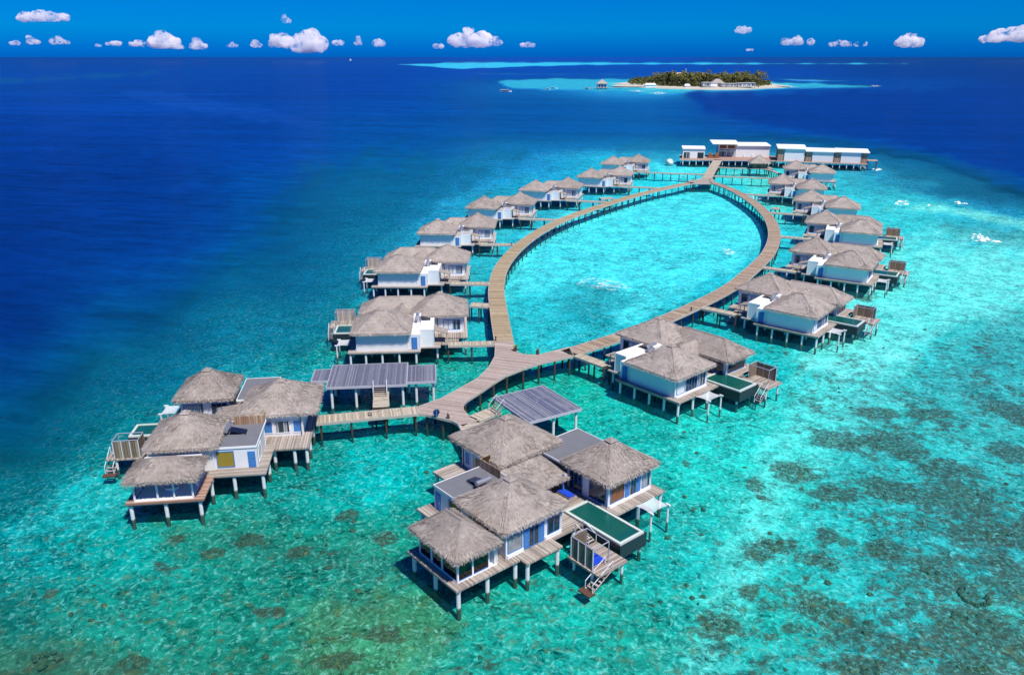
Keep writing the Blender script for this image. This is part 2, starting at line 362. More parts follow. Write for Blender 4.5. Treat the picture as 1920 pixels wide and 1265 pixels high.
def fan(name,zf,rings,cols,amax,fullcircle=False):
    d=np.array(rings); a=np.linspace(-R(amax),R(amax),cols)
    D,A=np.meshgrid(d,a,indexing='ij'); x=(D*np.sin(A)).ravel(); y=(D*np.cos(A)).ravel()
    z=zf(x,y)
    n,mc=len(d),cols
    idx=np.arange(n*mc).reshape(n,mc)
    q=np.stack([idx[:-1,:-1],idx[:-1,1:],idx[1:,1:],idx[1:,:-1]],-1).reshape(-1,4)
    me=bpy.data.meshes.new(name); me.from_pydata(np.stack([x,y,z],1).tolist(),[],q.tolist())
    l=colour_at(x,y,z)
    ca=me.color_attributes.new('tone','FLOAT_COLOR','POINT')
    ca.data.foreach_set('color',np.concatenate([l,np.ones((len(l),1))],1).ravel().astype(np.float32))
    # how deep the water is: low green, low brightness -> deep
    dp=np.clip((.23-l[:,1])/.16,0,1)
    ra=me.attributes.new('reef','FLOAT','POINT'); ra.data.foreach_set('value',reef_at(x,y).astype(np.float32))
    at=me.attributes.new('deep','FLOAT','POINT'); at.data.foreach_set('value',dp.astype(np.float32))
    me.polygons.foreach_set('use_smooth',[True]*len(me.polygons)); me.update()
    o=bpy.data.objects.new(name,me); C.objects.link(o); return o
CORAL=((1650,1030,22,12,26),(1540,1140,34,20,45),(1490,880,34,16,45),(1415,912,14,10,14),(1430,934,12,6,8),(1285,868,9,6,6),(1650,775,30,8,22),(1735,775,26,8,18),(1660,830,36,12,40),(1700,850,26,10,22),(1580,825,34,12,20),(1800,930,50,20,60),(1680,920,40,16,40),(1560,925,34,12,28),(1860,1000,44,12,36),(1800,1095,10,18,0),(1740,1070,20,10,14),(1420,1040,22,8,12),(1450,1022,28,10,18),(1540,1050,20,8,10),(1350,1170,34,20,24),(1620,1250,50,14,50),(1700,1220,40,14,40),(1830,1255,36,10,30),(1840,1170,26,26,30),(1780,1150,26,10,14),(1400,1108,14,8,7),(1880,1060,20,14,14),(1910,780,24,16,16),(1900,850,30,12,20),(1770,880,40,14,26),
  (1620,560,12,4,6),(1550,1005,8,6,5),(650,965,22,8,14),(470,1010,30,12,20),(560,1030,26,10,14),(400,1035,24,8,10),(95,1110,14,7,6),(510,1145,20,8,10),(90,1230,26,12,14),(250,1240,24,10,12),(720,1190,30,14,20),(640,1235,30,12,16),(330,1010,18,8,8),(720,1010,20,10,10))
for px_,py_,rx_,ry_,n_ in CORAL:
    c_=P(px_,py_,-1.2); REEF.append((c_.x,c_.y,max(.8,(P(px_+rx_,py_,-1.2)-c_).length),max(.8,abs(P(px_,py_-ry_,-1.2).y-c_.y)),1.0))
rings=[3]+list(np.geomspace(25,480,300))+list(np.geomspace(490,7000,150))+[9000,14000,22000,40000,70000]
def zbed(x,y):
    r=np.hypot(x,y); l=colour_at(x,y,np.full_like(x,-1.2)); dp=np.clip((.25-l[:,1])/.2,0,1)
    return -1.25-dp*dp*9*np.clip((900-r)/400,0,1) + .12*np.sin(x*.5+np.sin(y*.37)*2)*np.cos(y*.45)
# ---- seabed
m=mat('seabed'); g=G(m); p=g.pos(); col=g.N('ShaderNodeAttribute',attribute_name='tone').outputs['Color']; dep=g.N('ShaderNodeAttribute',attribute_name='deep').outputs['Fac']
wv=g.N('ShaderNodeTexNoise',{'Vector':p,'Scale':.55,'Detail':2}).outputs['Color']
wsub=g.N('ShaderNodeVectorMath',operation='SUBTRACT'); g.l.new(wv,wsub.inputs[0]); wsub.inputs[1].default_value=(.5,.5,.5)
wsc=g.N('ShaderNodeVectorMath',operation='SCALE'); g.l.new(wsub.outputs[0],wsc.inputs[0]); wsc.inputs['Scale'].default_value=1.6
pw=g.N('ShaderNodeVectorMath',operation='ADD'); g.l.new(p,pw.inputs[0]); g.l.new(wsc.outputs[0],pw.inputs[1]); pw=pw.outputs[0]
big=g.noise(p,.045,5,.6); mid=g.noise(pw,.30,5,.62); fine=g.noise(pw,2.2,7,.72,.3)
vo=g.N('ShaderNodeTexVoronoi',{'Vector':pw,'Scale':1.25,'Randomness':1.0},feature='F1').outputs['Color']
voc=g.N('ShaderNodeSeparateColor',{0:vo}).outputs[0]
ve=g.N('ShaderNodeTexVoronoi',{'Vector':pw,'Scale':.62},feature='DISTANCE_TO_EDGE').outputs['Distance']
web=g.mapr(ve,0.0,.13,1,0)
shal=g.math('SUBTRACT',1,dep)
val=g.math('ADD',g.math('MULTIPLY',g.math('SUBTRACT',mid,.5),1.7),g.math('MULTIPLY',g.math('SUBTRACT',fine,.5),3.6))
val=g.math('ADD',val,g.math('MULTIPLY',g.math('SUBTRACT',voc,.5),.50)); val=g.math('ADD',val,g.math('MULTIPLY',g.math('SUBTRACT',big,.5),.9))
val=g.math('ADD',g.math('MULTIPLY',val,g.math('ADD',.12,g.math('MULTIPLY',shal,.88))),1.0)
c=g.N('ShaderNodeVectorMath',operation='SCALE'); g.l.new(col,c.inputs[0]); g.l.new(val,c.inputs['Scale']); c=c.outputs[0]
hue=g.mapr(g.noise(pw,.21,5,.7),.35,.65,0,1)
c=g.mix(g.math('MULTIPLY',shal,.55),c,g.mix(hue,g.mix(1.0,c,(.55,.92,.80),'MULTIPLY'),g.mix(1.0,c,(1.6,1.06,1.02),'MULTIPLY')))
# pale sand-rubble flecks, brightened along the painted caustic lines
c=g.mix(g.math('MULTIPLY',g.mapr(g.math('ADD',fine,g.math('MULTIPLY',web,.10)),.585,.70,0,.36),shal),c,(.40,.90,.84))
# dark coral and weed patches, denser to the right and the bottom of the reef flat
sxy=g.N('ShaderNodeSeparateXYZ',{0:p}); X,Y=sxy.outputs['X'],sxy.outputs['Y']
right=g.mapr(g.math('SUBTRACT',X,g.math('MULTIPLY',Y,.12)),8,34,0,.085); right=g.math('MULTIPLY',right,g.mapr(Y,125,175,1,.35))
left=g.math('MULTIPLY',g.mapr(Y,60,96,.088,0),g.mapr(X,-75,-12,1,.6))
mud=g.math('ADD',g.math('MULTIPLY',g.noise(p,.12,6,.70,.4),.34),g.math('ADD',g.math('MULTIPLY',g.noise(pw,.65,6,.78),.46),g.math('MULTIPLY',fine,.20)))
rat=g.N('ShaderNodeAttribute',attribute_name='reef').outputs['Fac']
thr=g.math('ADD',g.math('ADD',g.math('ADD',mud,right),left),g.math('MULTIPLY',rat,.215))
reef=g.math('MULTIPLY',g.mapr(thr,.600,.622,0,.92),shal)
c=g.mix(g.math('MULTIPLY',reef,g.mapr(fine,.45,.66,1.0,.35)),c,g.mix(g.noise(p,1.1,4),(.010,.036,.034),(.085,.085,.04)))
yel=g.math('MULTIPLY',g.mapr(g.math('ADD',g.noise(pw,.75,5,.7),left),.60,.70,0,.45),g.mapr(Y,60,110,1,.0))
c=g.mix(g.math('MULTIPLY',yel,shal),c,(.16,.17,.035))
# caustic web: sunlight focused by the waves, painted into the bottom colour
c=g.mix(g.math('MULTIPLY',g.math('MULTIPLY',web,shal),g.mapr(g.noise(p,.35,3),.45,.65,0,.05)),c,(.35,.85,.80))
hsv=g.N('ShaderNodeHueSaturation',{'Saturation':1.0,'Value':.86,'Color':c})
g.out(hsv.outputs[0],1.0,None,0); M['seabed']=m
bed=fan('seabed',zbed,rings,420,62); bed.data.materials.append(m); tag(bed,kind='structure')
# ---- water surface: clear over the reef, scattering blue where deep
m=mat('sea_water'); g=G(m); p=g.pos(); col=g.N('ShaderNodeAttribute',attribute_name='tone').outputs['Color']; dep=g.N('ShaderNodeAttribute',attribute_name='deep').outputs['Fac']
cd=g.N('ShaderNodeCameraData').outputs['View Distance'] if False else None
rot=g.N('ShaderNodeMapping',{'Vector':p}); rot.inputs['Rotation'].default_value=(0,0,R(14)); pr=rot.outputs[0]
w1=g.noise(g.vec(pr,(.35,1,1)),1.1,4,.6,.3); w2=g.noise(g.vec(pr,(.3,1,1)),.22,4,.6); w3=g.noise(g.vec(pr,(.22,1,1)),.035,5,.65); w4=g.noise(g.vec(p,(.12,1,1)),.008,5,.6)
h=g.math('ADD',g.math('MULTIPLY',w1,.16),g.math('MULTIPLY',w2,.9))
nrm=g.bump(h,.55,1.0)
tone=g.math('ADD',g.math('ADD',g.math('MULTIPLY',g.math('SUBTRACT',w2,.5),1.3),g.math('MULTIPLY',g.math('SUBTRACT',w3,.5),.9)),g.math('ADD',g.math('MULTIPLY',g.math('SUBTRACT',w1,.5),.8),g.math('MULTIPLY',g.math('SUBTRACT',w4,.5),.55)))
sc1=g.N('ShaderNodeVectorMath',operation='SCALE'); g.l.new(col,sc1.inputs[0]); g.l.new(g.math('MULTIPLY',g.math('ADD',1.0,tone),.60),sc1.inputs['Scale'])
midd=g.math('MULTIPLY',g.math('MULTIPLY',dep,g.math('SUBTRACT',1.15,dep)),3.2)
mot=g.math('ADD',1,g.math('MULTIPLY',midd,g.math('SUBTRACT',g.noise(g.vec(pr,(.55,1,1)),.075,7,.72,.6),.5)))
sc2=g.N('ShaderNodeVectorMath',operation='SCALE'); g.l.new(sc1.outputs[0],sc2.inputs[0]); g.l.new(mot,sc2.inputs['Scale'])
df=g.N('ShaderNodeBsdfDiffuse',{'Color':sc2.outputs[0],'Normal':nrm}); tr=g.N('ShaderNodeBsdfTransparent',{'Color':(.955,.99,.99,1)})
op=g.mapr(dep,0,1,.07,1.0)
b1=g.N('ShaderNodeMixShader',{0:op,1:tr.outputs[0],2:df.outputs[0]})
gl=g.N('ShaderNodeBsdfGlossy',{'Roughness':.22,'Color':(1,1,1,1),'Normal':nrm}); fr=g.N('ShaderNodeFresnel',{'IOR':1.33,'Normal':nrm})
ff=g.math('MINIMUM',g.math('MULTIPLY',fr.outputs[0],.5),.085)
b2=g.N('ShaderNodeMixShader',{0:ff,1:b1.outputs[0],2:gl.outputs[0]}); g.N('ShaderNodeOutputMaterial',{0:b2.outputs[0]}); M['sea_water']=m
wat=fan('sea_water',lambda x,y:np.zeros_like(x),rings,420,62); wat.data.materials.append(m); tag(wat,kind='structure')

# ------------------------------------------------------------------ thatched roofs
def jit(a): return random.uniform(-a,a)
def hip_roof(my,cx,cy,hx,hy,ze,h,rx=0.0,ry=0.0,tufts=900,thick=.34,name='roof',parent=None,n=14,rings=11,cap=True):
    mb=MB(my); rr=.13
    def ringpt(t,side,s):
        u,v=[(s,-1),(1,s),(-s,1),(-1,-s)][side]
        r=rr*(1-t)**1.2
        dx=max(0,abs(u)-(1-r)); dy=max(0,abs(v)-(1-r)); L=math.hypot(dx,dy)
        if L>1e-9:
            k=max(dx,dy)/L; u=math.copysign(1-r+dx*k,u) if dx>0 else u; v=math.copysign(1-r+dy*k,v) if dy>0 else v
        a=hx+(rx-hx)*t; b=hy+(ry-hy)*t
        z=ze+h*(.86*t+.14*t*t)
        return Vector((cx+u*max(a,.02),cy+v*max(b,.02),z))
    def noisy(p,k):
        q=Vector((p.x*.8+cx,p.y*.8+cy,p.z)); return Vector((p.x,p.y,p.z+mn.noise(q)*.13*k+jit(.035)*k))
    ids=[]
    for r in range(rings+1):
        t=r/rings; row=[]
        for sd in range(4):
            for k in range(n): row.append(mb.pt(noisy(ringpt(t,sd,-1+2*k/n),1 if 0<t<1 else .5)))
        ids.append(row)
    N=4*n
    for r in range(rings):
        for k in range(N): mb.fi([ids[r][k],ids[r][(k+1)%N],ids[r+1][(k+1)%N],ids[r+1][k]],0)
    mb.fi(ids[-1],0)
    lo=[];ins=[]
    for sd in range(4):
        for k in range(n):
            p=ringpt(0,sd,-1+2*k/n); c=Vector((cx,cy,p.z)); q=c+(p-c)*.985; q.z=ze-thick+jit(.03); lo.append(mb.pt(q))
            q=c+(p-c)*.80; q.z=ze-thick*.4; ins.append(mb.pt(q))
    for k in range(N):
        j=(k+1)%N; mb.fi([lo[k],lo[j],ids[0][j],ids[0][k]],1); mb.fi([ins[k],ins[j],lo[j],lo[k]],1)
    mb.fi(ins[::-1],1)
    # hip ridges
    for sd in range(4):
        prev=None
        for r in range(rings+1):
            t=r/rings*.97; p=ringpt(t,sd,-1); tang=Vector((-(p.y-cy),(p.x-cx),0)); tang=tang.normalized() if tang.length>1e-6 else Vector((1,0,0))
            wd=.10; a=p+tang*wd; b=p-tang*wd; cc=p.copy(); a.z+=.03; b.z+=.03; cc.z+=.07+jit(.03)
            cur=(mb.pt(a),mb.pt(cc),mb.pt(b))
            if prev: mb.fi([prev[0],prev[1],cur[1],cur[0]],2); mb.fi([prev[1],prev[2],cur[2],cur[1]],2)
            prev=cur
    if cap and rx==0 and ry==0:
        z=ze+h; s=.62
        b=[(cx-s,cy-s,z-.26),(cx+s,cy-s,z-.26),(cx+s,cy+s,z-.26),(cx-s,cy+s,z-.26)]; i=[mb.pt(q) for q in b]; a=mb.pt((cx,cy,z+.16))
        for k in range(4): mb.fi([i[k],i[(k+1)%4],a],2)
    if rx or ry:
        z=ze+h; mb.hexa([(cx-rx-.1,cy-ry-.14,z-.1),(cx+rx+.1,cy-ry-.14,z-.1),(cx+rx+.1,cy+ry+.14,z-.1),(cx-rx-.1,cy+ry+.14,z-.1)],
            [(cx-rx,cy-ry-.02,z+.12),(cx+rx,cy-ry-.02,z+.12),(cx+rx,cy+ry+.02,z+.12),(cx-rx,cy+ry+.02,z+.12)],2)
    # fringe of straw at the eave
    for sd in range(4):
        Ls=2*(hx if sd%2==0 else hy); m_=int(Ls/.035)
        for k in range(m_):
            s=-1+2*(k+random.random())/m_; p=ringpt(0,sd,s); q=ringpt(0,sd,min(1,s+.02)); e=(q-p); e=e.normalized() if e.length>1e-6 else Vector((1,0,0))
            out=Vector((e.y,-e.x,0)); ln=random.uniform(.12,.42); wd=random.uniform(.02,.05)
            b0=p+out*random.uniform(-.05,.04); b0.z=ze-random.uniform(.02,thick*.9)
            tip=b0+out*ln*random.uniform(.25,.75)+Vector((0,0,-ln*.7))+e*jit(.08)
            mb.face([b0-e*wd,b0+e*wd,tip],1)
    for _ in range(tufts):
        sd=random.randrange(4); t=1-math.sqrt(random.random()); s=jit(.97); p=ringpt(t,sd,s); q=ringpt(min(1,t+.03),sd,s); dn=(p-q)
        if dn.length<1e-6: continue
        dn.normalize(); sdv=dn.cross(Vector((0,0,1))).normalized(); up=sdv.cross(dn); up=up if up.z>0 else -up
        ln=random.uniform(.25,.6); wd=random.uniform(.03,.09)
        b=p+up*.02; tp=p+dn*ln+up*random.uniform(.05,.12)+sdv*jit(.08)
        mb.face([b-sdv*wd,b+sdv*wd,tp],0 if random.random()<.8 else 1)
    return mb.build(name,['thatch','thatch_shaggy','thatch_light'],parent)
def lean_roof(my,x0,x1,y0,y1,z0,z1,parent,name='roof',tufts=300):
    """slopes from z0 at x0 to z1 at x1"""
    mb=MB(my); nx,ny=10,14
    def pt(i,j,dz=0): 
        x=x0+(x1-x0)*i/nx; y=y0+(y1-y0)*j/ny; z=z0+(z1-z0)*i/nx
        return Vector((x,y,z+dz))
    g_=[[mb.pt(pt(i,j,mn.noise(Vector((i*.7,j*.7,x0)))*.08)) for j in range(ny+1)] for i in range(nx+1)]
    b_=[[mb.pt(pt(i,j,-.3)) for j in range(ny+1)] for i in range(nx+1)]
    for i in range(nx):
        for j in range(ny):
            mb.fi([g_[i][j],g_[i+1][j],g_[i+1][j+1],g_[i][j+1]],0); mb.fi([b_[i][j],b_[i][j+1],b_[i+1][j+1],b_[i+1][j]],1)
    for j in range(ny): mb.fi([g_[nx][j],b_[nx][j],b_[nx][j+1],g_[nx][j+1]],1); mb.fi([g_[0][j+1],b_[0][j+1],b_[0][j],g_[0][j]],1)
    for i in range(nx): mb.fi([g_[i+1][0],b_[i+1][0],b_[i][0],g_[i][0]],1); mb.fi([g_[i][ny],b_[i][ny],b_[i+1][ny],g_[i+1][ny]],1)
    sg=1 if x1>x0 else -1
    for k in range(int(abs(y1-y0)/.07)):
        y=random.uniform(min(y0,y1),max(y0,y1)); ln=random.uniform(.15,.4); z=z1-random.uniform(0,.25)
        mb.face([(x1,y-.04,z),(x1,y+.04,z),(x1+sg*ln*.4,y+jit(.06),z-ln*.8)],1)
    for k in range(tufts):
        t=random.random(); y=random.uniform(y0,y1); x=x0+(x1-x0)*t; z=z0+(z1-z0)*t; ln=random.uniform(.25,.5)
        mb.face([(x,y-.05,z+.02),(x,y+.05,z+.02),(x+sg*ln,y+jit(.05),z+(z1-z0)/abs(x1-x0)*ln+.09)],0)
    return mb.build(name,['thatch','thatch_shaggy'],parent)
# ------------------------------------------------------------------ building kit
def wallbox(my,x0,x1,y0,y1,z0,z1,parent,material='white_boards',name='wall'):
    mb=MB(my); mb.box(x0,x1,y0,y1,z0,z1)
    for x in (x0,x1):
        for y in (y0,y1): mb.box(x-.06,x+.06,y-.06,y+.06,z0,z1-.003)
    return mb.build(name,material,parent)
def on_face(ax,c,sg):
    """ax 'x' or 'y' : wall plane at coordinate c, outward sign sg"""
    def f(mb,u0,u1,z0,z1,d0,d1,mi=0):
        a,b=sorted((c+sg*d0,c+sg*d1))
        if ax=='y': mb.box(u0,u1,a,b,z0,z1,mi)
        else: mb.box(a,b,u0,u1,z0,z1,mi)
    return f
def window(my,ax,c,sg,u0,u1,z0,z1,parent,panes=1,fm='blue_paint',glass='glass',t=.09):
    F=on_face(ax,c,sg); mb=MB(my)
    F(mb,u0,u1,z0,z0+t,0,.07); F(mb,u0,u1,z1-t,z1,0,.07); F(mb,u0,u0+t,z0+t,z1-t,0,.07); F(mb,u1-t,u1,z0+t,z1-t,0,.07)
    for k in range(1,panes):
        u=u0+(u1-u0)*k/panes; F(mb,u-t*.5,u+t*.5,z0+t,z1-t,0,.068)
    w_=mb.build('window',fm,parent)
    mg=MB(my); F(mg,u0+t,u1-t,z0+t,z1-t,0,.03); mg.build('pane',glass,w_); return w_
def door(my,ax,c,sg,u0,u1,z0,z1,parent,m='blue_paint',name='door'):
    F=on_face(ax,c,sg); mb=MB(my); F(mb,u0,u1,z0,z1,0,.06)
    k=(u1-u0)*.16
    for a in (.1,.55): F(mb,u0+k,u1-k,z0+(z1-z0)*a,z0+(z1-z0)*(a+.36),.06,.085)
    d=mb.build(name,m,parent); mh=MB(my); F(mh,u1-.16,u1-.10,z0+.95,z0+1.15,.085,.16); mh.build('handle','metal',d); return d
def trim(my,ax,c,sg,u0,u1,z0,z1,parent,name='sill',m='white_paint',d=.12):
    F=on_face(ax,c,sg); mb=MB(my); F(mb,u0,u1,z0,z1,0,d); return mb.build(name,m,parent)
def deck(my,rects,parent,m='deck_planks',z=2.3,th=.22,name='deck'):
    mb=MB(my)
    for x0,x1,y0,y1 in rects: mb.box(x0,x1,y0,y1,z-th,z)
    return mb.build(name,m,parent)
def beams(my,rects,parent,z=2.08):
    for x0,x1,y0,y1 in rects:
        k=max(1,int((y1-y0)/3.4))
        for i in range(k+1):
            y=y0+.35+(y1-y0-.7)*i/k; mb=MB(my); mb.box(x0+.15,x1-.15,y-.08,y+.08,z-.28,z-.003); mb.build('beam','beam_wood',parent)
def pile(my,x,y,parent,zt=1.85,r=.19,m='pile_white',zb=-2.2):
    mb=MB(my); mb.tube((x,y,zb),(x,y,zt),r,r,10); mb.box(x-.3,x+.3,y-.12,y+.12,zt-.005,zt+.16)
    return mb.build('pile',m,parent,False)
def flat_roof(my,x0,x1,y0,y1,z,parent,m='grey_roof',edge='white_paint'):
    mb=MB(my); mb.box(x0,x1,y0,y1,z-.18,z,0)
    e=.07
    mb.box(x0-e,x1+e,y0-e,y0,z-.22,z+.05,1); mb.box(x0-e,x1+e,y1,y1+e,z-.22,z+.05,1); mb.box(x0-e,x0,y0,y1,z-.22,z+.05,1); mb.box(x1,x1+e,y0,y1,z-.22,z+.05,1)
    return mb.build('flat_roof',[m,edge],parent)
def heater(my,x,y,z,parent,dx=-1,yaw=0):
    """solar water heater: tilted collector plus tank on a frame"""
    mb=MB(my); mb.hexa([(x+dx*.35,y-.6,z+.62),(x+dx*2.3,y-.6,z+.10),(x+dx*2.3,y+.6,z+.10),(x+dx*.35,y+.6,z+.62)],
                       [(x+dx*.35,y-.6,z+.72),(x+dx*2.3,y-.6,z+.20),(x+dx*2.3,y+.6,z+.20),(x+dx*.35,y+.6,z+.72)])
    o=mb.build('solar_collector','panel_dark',parent)
    mb=MB(my); mb.tube((x,y-.95,z+.85),(x,y+.95,z+.85),.30,.30,16); t=mb.build('water_tank','metal',parent,False)
    mb=MB(my)
    for yy in (-.7,.7):
        mb.box(x-.03,x+.03,y+yy-.03,y+yy+.03,z,z+.6); mb.tube((x,y+yy,z+.05),(x+dx*2.2,y+yy,z+.12),.03,.03,6)
    mb.build('frame','metal',t)
def stairs(my,x0,x1,y0,y1,z0,z1,axis,n,parent,rail=True,name='stairs'):
    """axis 'x': runs from x0 (z0) to x1 (z1); width y0..y1"""
    mb=MB(my)
    for k in range(n):
        t0=k/n; t1=(k+.62)/n; z=z0+(z1-z0)*(k+1)/(n+1)
        if axis=='x': a,b=sorted((x0+(x1-x0)*t0,x0+(x1-x0)*t1)); mb.box(a,b,y0,y1,z-.05,z)
        else: a,b=sorted((y0+(y1-y0)*t0,y0+(y1-y0)*t1)); mb.box(x0,x1,a,b,z-.05,z)
    def strg(p,q): mb.tube(p,q,.07,.07,5)
    s=None
    if axis=='x':
        for y in (y0,y1): strg((x0,y,z0-.1),(x1,y,z1-.1))
    else:
        for x in (x0,x1): strg((x,y0,z0-.1),(x,y1,z1-.1))
    s=mb.build(name,'deck_planks_y' if axis=='y' else 'deck_planks',parent)
    if rail:
        for k in (0,1):
            mb=MB(my)
            if axis=='x':
                y=(y0,y1)[k]; mb.tube((x0,y,z0+.9),(x1,y,z1+.9),.045,.045,6); mb.tube((x0,y,z0),(x0,y,z0+.9),.04,.04,6); mb.tube((x1,y,z1),(x1,y,z1+.9),.04,.04,6)
            else:
                x=(x0,x1)[k]; mb.tube((x,y0,z0+.9),(x,y1,z1+.9),.045,.045,6); mb.tube((x,y0,z0),(x,y0,z0+.9),.04,.04,6); mb.tube((x,y1,z1),(x,y1,z1+.9),.04,.04,6)
            mb.build('handrail','rail_white',s)
    return s
def pool(my,x0,x1,y0,y1,parent,zr=2.55,zb=.75,rim=.33):
    mb=MB(my)
    mb.box(x0,x1+.1,y0-.05,y1+.35,zb,zr-.22); t=mb.build('pool_basin','dark_pool',parent)
    mb=MB(my); z0,z1=zr-.25,zr
    mb.box(x0,x1,y0,y0+rim,z0,z1); mb.box(x0,x1,y1-rim,y1,z0,z1); mb.box(x1-rim,x1,y0+rim,y1-rim,z0,z1); mb.box(x0,x0+rim,y0+rim,y1-rim,z0,z1)
    mb.build('pool_rim','pool_rim',t)
    mb=MB(my); mb.box(x0+rim,x1-rim,y0+rim,y1-rim,zr-.216,zr-.09); mb.build('pool_water','pool_water',t)
m=mat('pool_water'); g=G(m); o=g.obj(); f=g.noise(o,.5,4); h=g.noise(o,2.2,4)
g.out(g.mix(f,(.003,.055,.045),(.010,.115,.095)),.07,g.bump(h,.25,.08),.5); M['pool_water']=m
def net(my,x0,x1,y0,y1,z,parent):
    mb=MB(my); n=8; ids=[[None]*(n+1) for _ in range(n+1)]
    for i in range(n+1):
        for j in range(n+1):
            a=i/n*2-1; b=j/n*2-1
            x=(x0+x1)/2+a*(x1-x0)/2*(1-.16*(1-b*b)); y=(y0+y1)/2+b*(y1-y0)/2*(1-.16*(1-a*a))
            ids[i][j]=mb.pt((x,y,z-.28*(1-a*a)*(1-b*b)))
    for i in range(n):
        for j in range(n): mb.fi([ids[i][j],ids[i+1][j],ids[i+1][j+1],ids[i][j+1]])
    o=mb.build('hammock_net','netting',parent,True)
    mb=MB(my); c=[(x0,y0),(x1,y0),(x1,y1),(x0,y1)]
    mb.tube((x0,y0,z),(x0,y1,z),.06,.06,6); mb.build('net_beam','beam_wood',o)
    pile(my,x1-.1,y0+.15,parent,z-.05,.13); pile(my,x1-.1,y1-.15,parent,z-.05,.13)
def lounger(my,x0,x1,y0,y1,z,parent_loc,label):
    pass
def cabana(my,x0,x1,y0,y1,z0,z1,parent,sides=('y0','x0'),lm='louvre'):
    mb=MB(my)
    for x in (x0,x1):
        for y in (y0,y1): mb.tube((x,y,z0),(x,y,z1),.06,.06,6)
    for y in (y0,y1): mb.tube((x0,y,z1),(x1,y,z1),.06,.06,6)
    for x in (x0,x1): mb.tube((x,y0,z1),(x,y1,z1),.06,.06,6)
    o=mb.build('shade_frame','rail_grey',parent)
    for s in sides:
        mb=MB(my); zt=z1-.15
        if s=='y0': mb.box(x0+.08,x1-.08,y0-.04,y0+.02,z0,zt)
        if s=='y1': mb.box(x0+.08,x1-.08,y1-.02,y1+.04,z0,zt)
        if s=='x0': mb.box(x0-.04,x0+.02,y0+.08,y1-.08,z0,zt)
        if s=='x1': mb.box(x1-.02,x1+.04,y0+.08,y1-.08,z0,zt)
        p_=mb.build('screen_panel',lm,o)
        mb=MB(my); n=3
        if s[0]=='y':
            y=y0-.07 if s=='y0' else y1+.07
            for k in range(n+1): x=x0+(x1-x0)*k/n; mb.box(x-.05,x+.05,y-.03,y+.03,z0-.1,zt+.05)
            mb.build('batten','rail_white',p_)
    return o

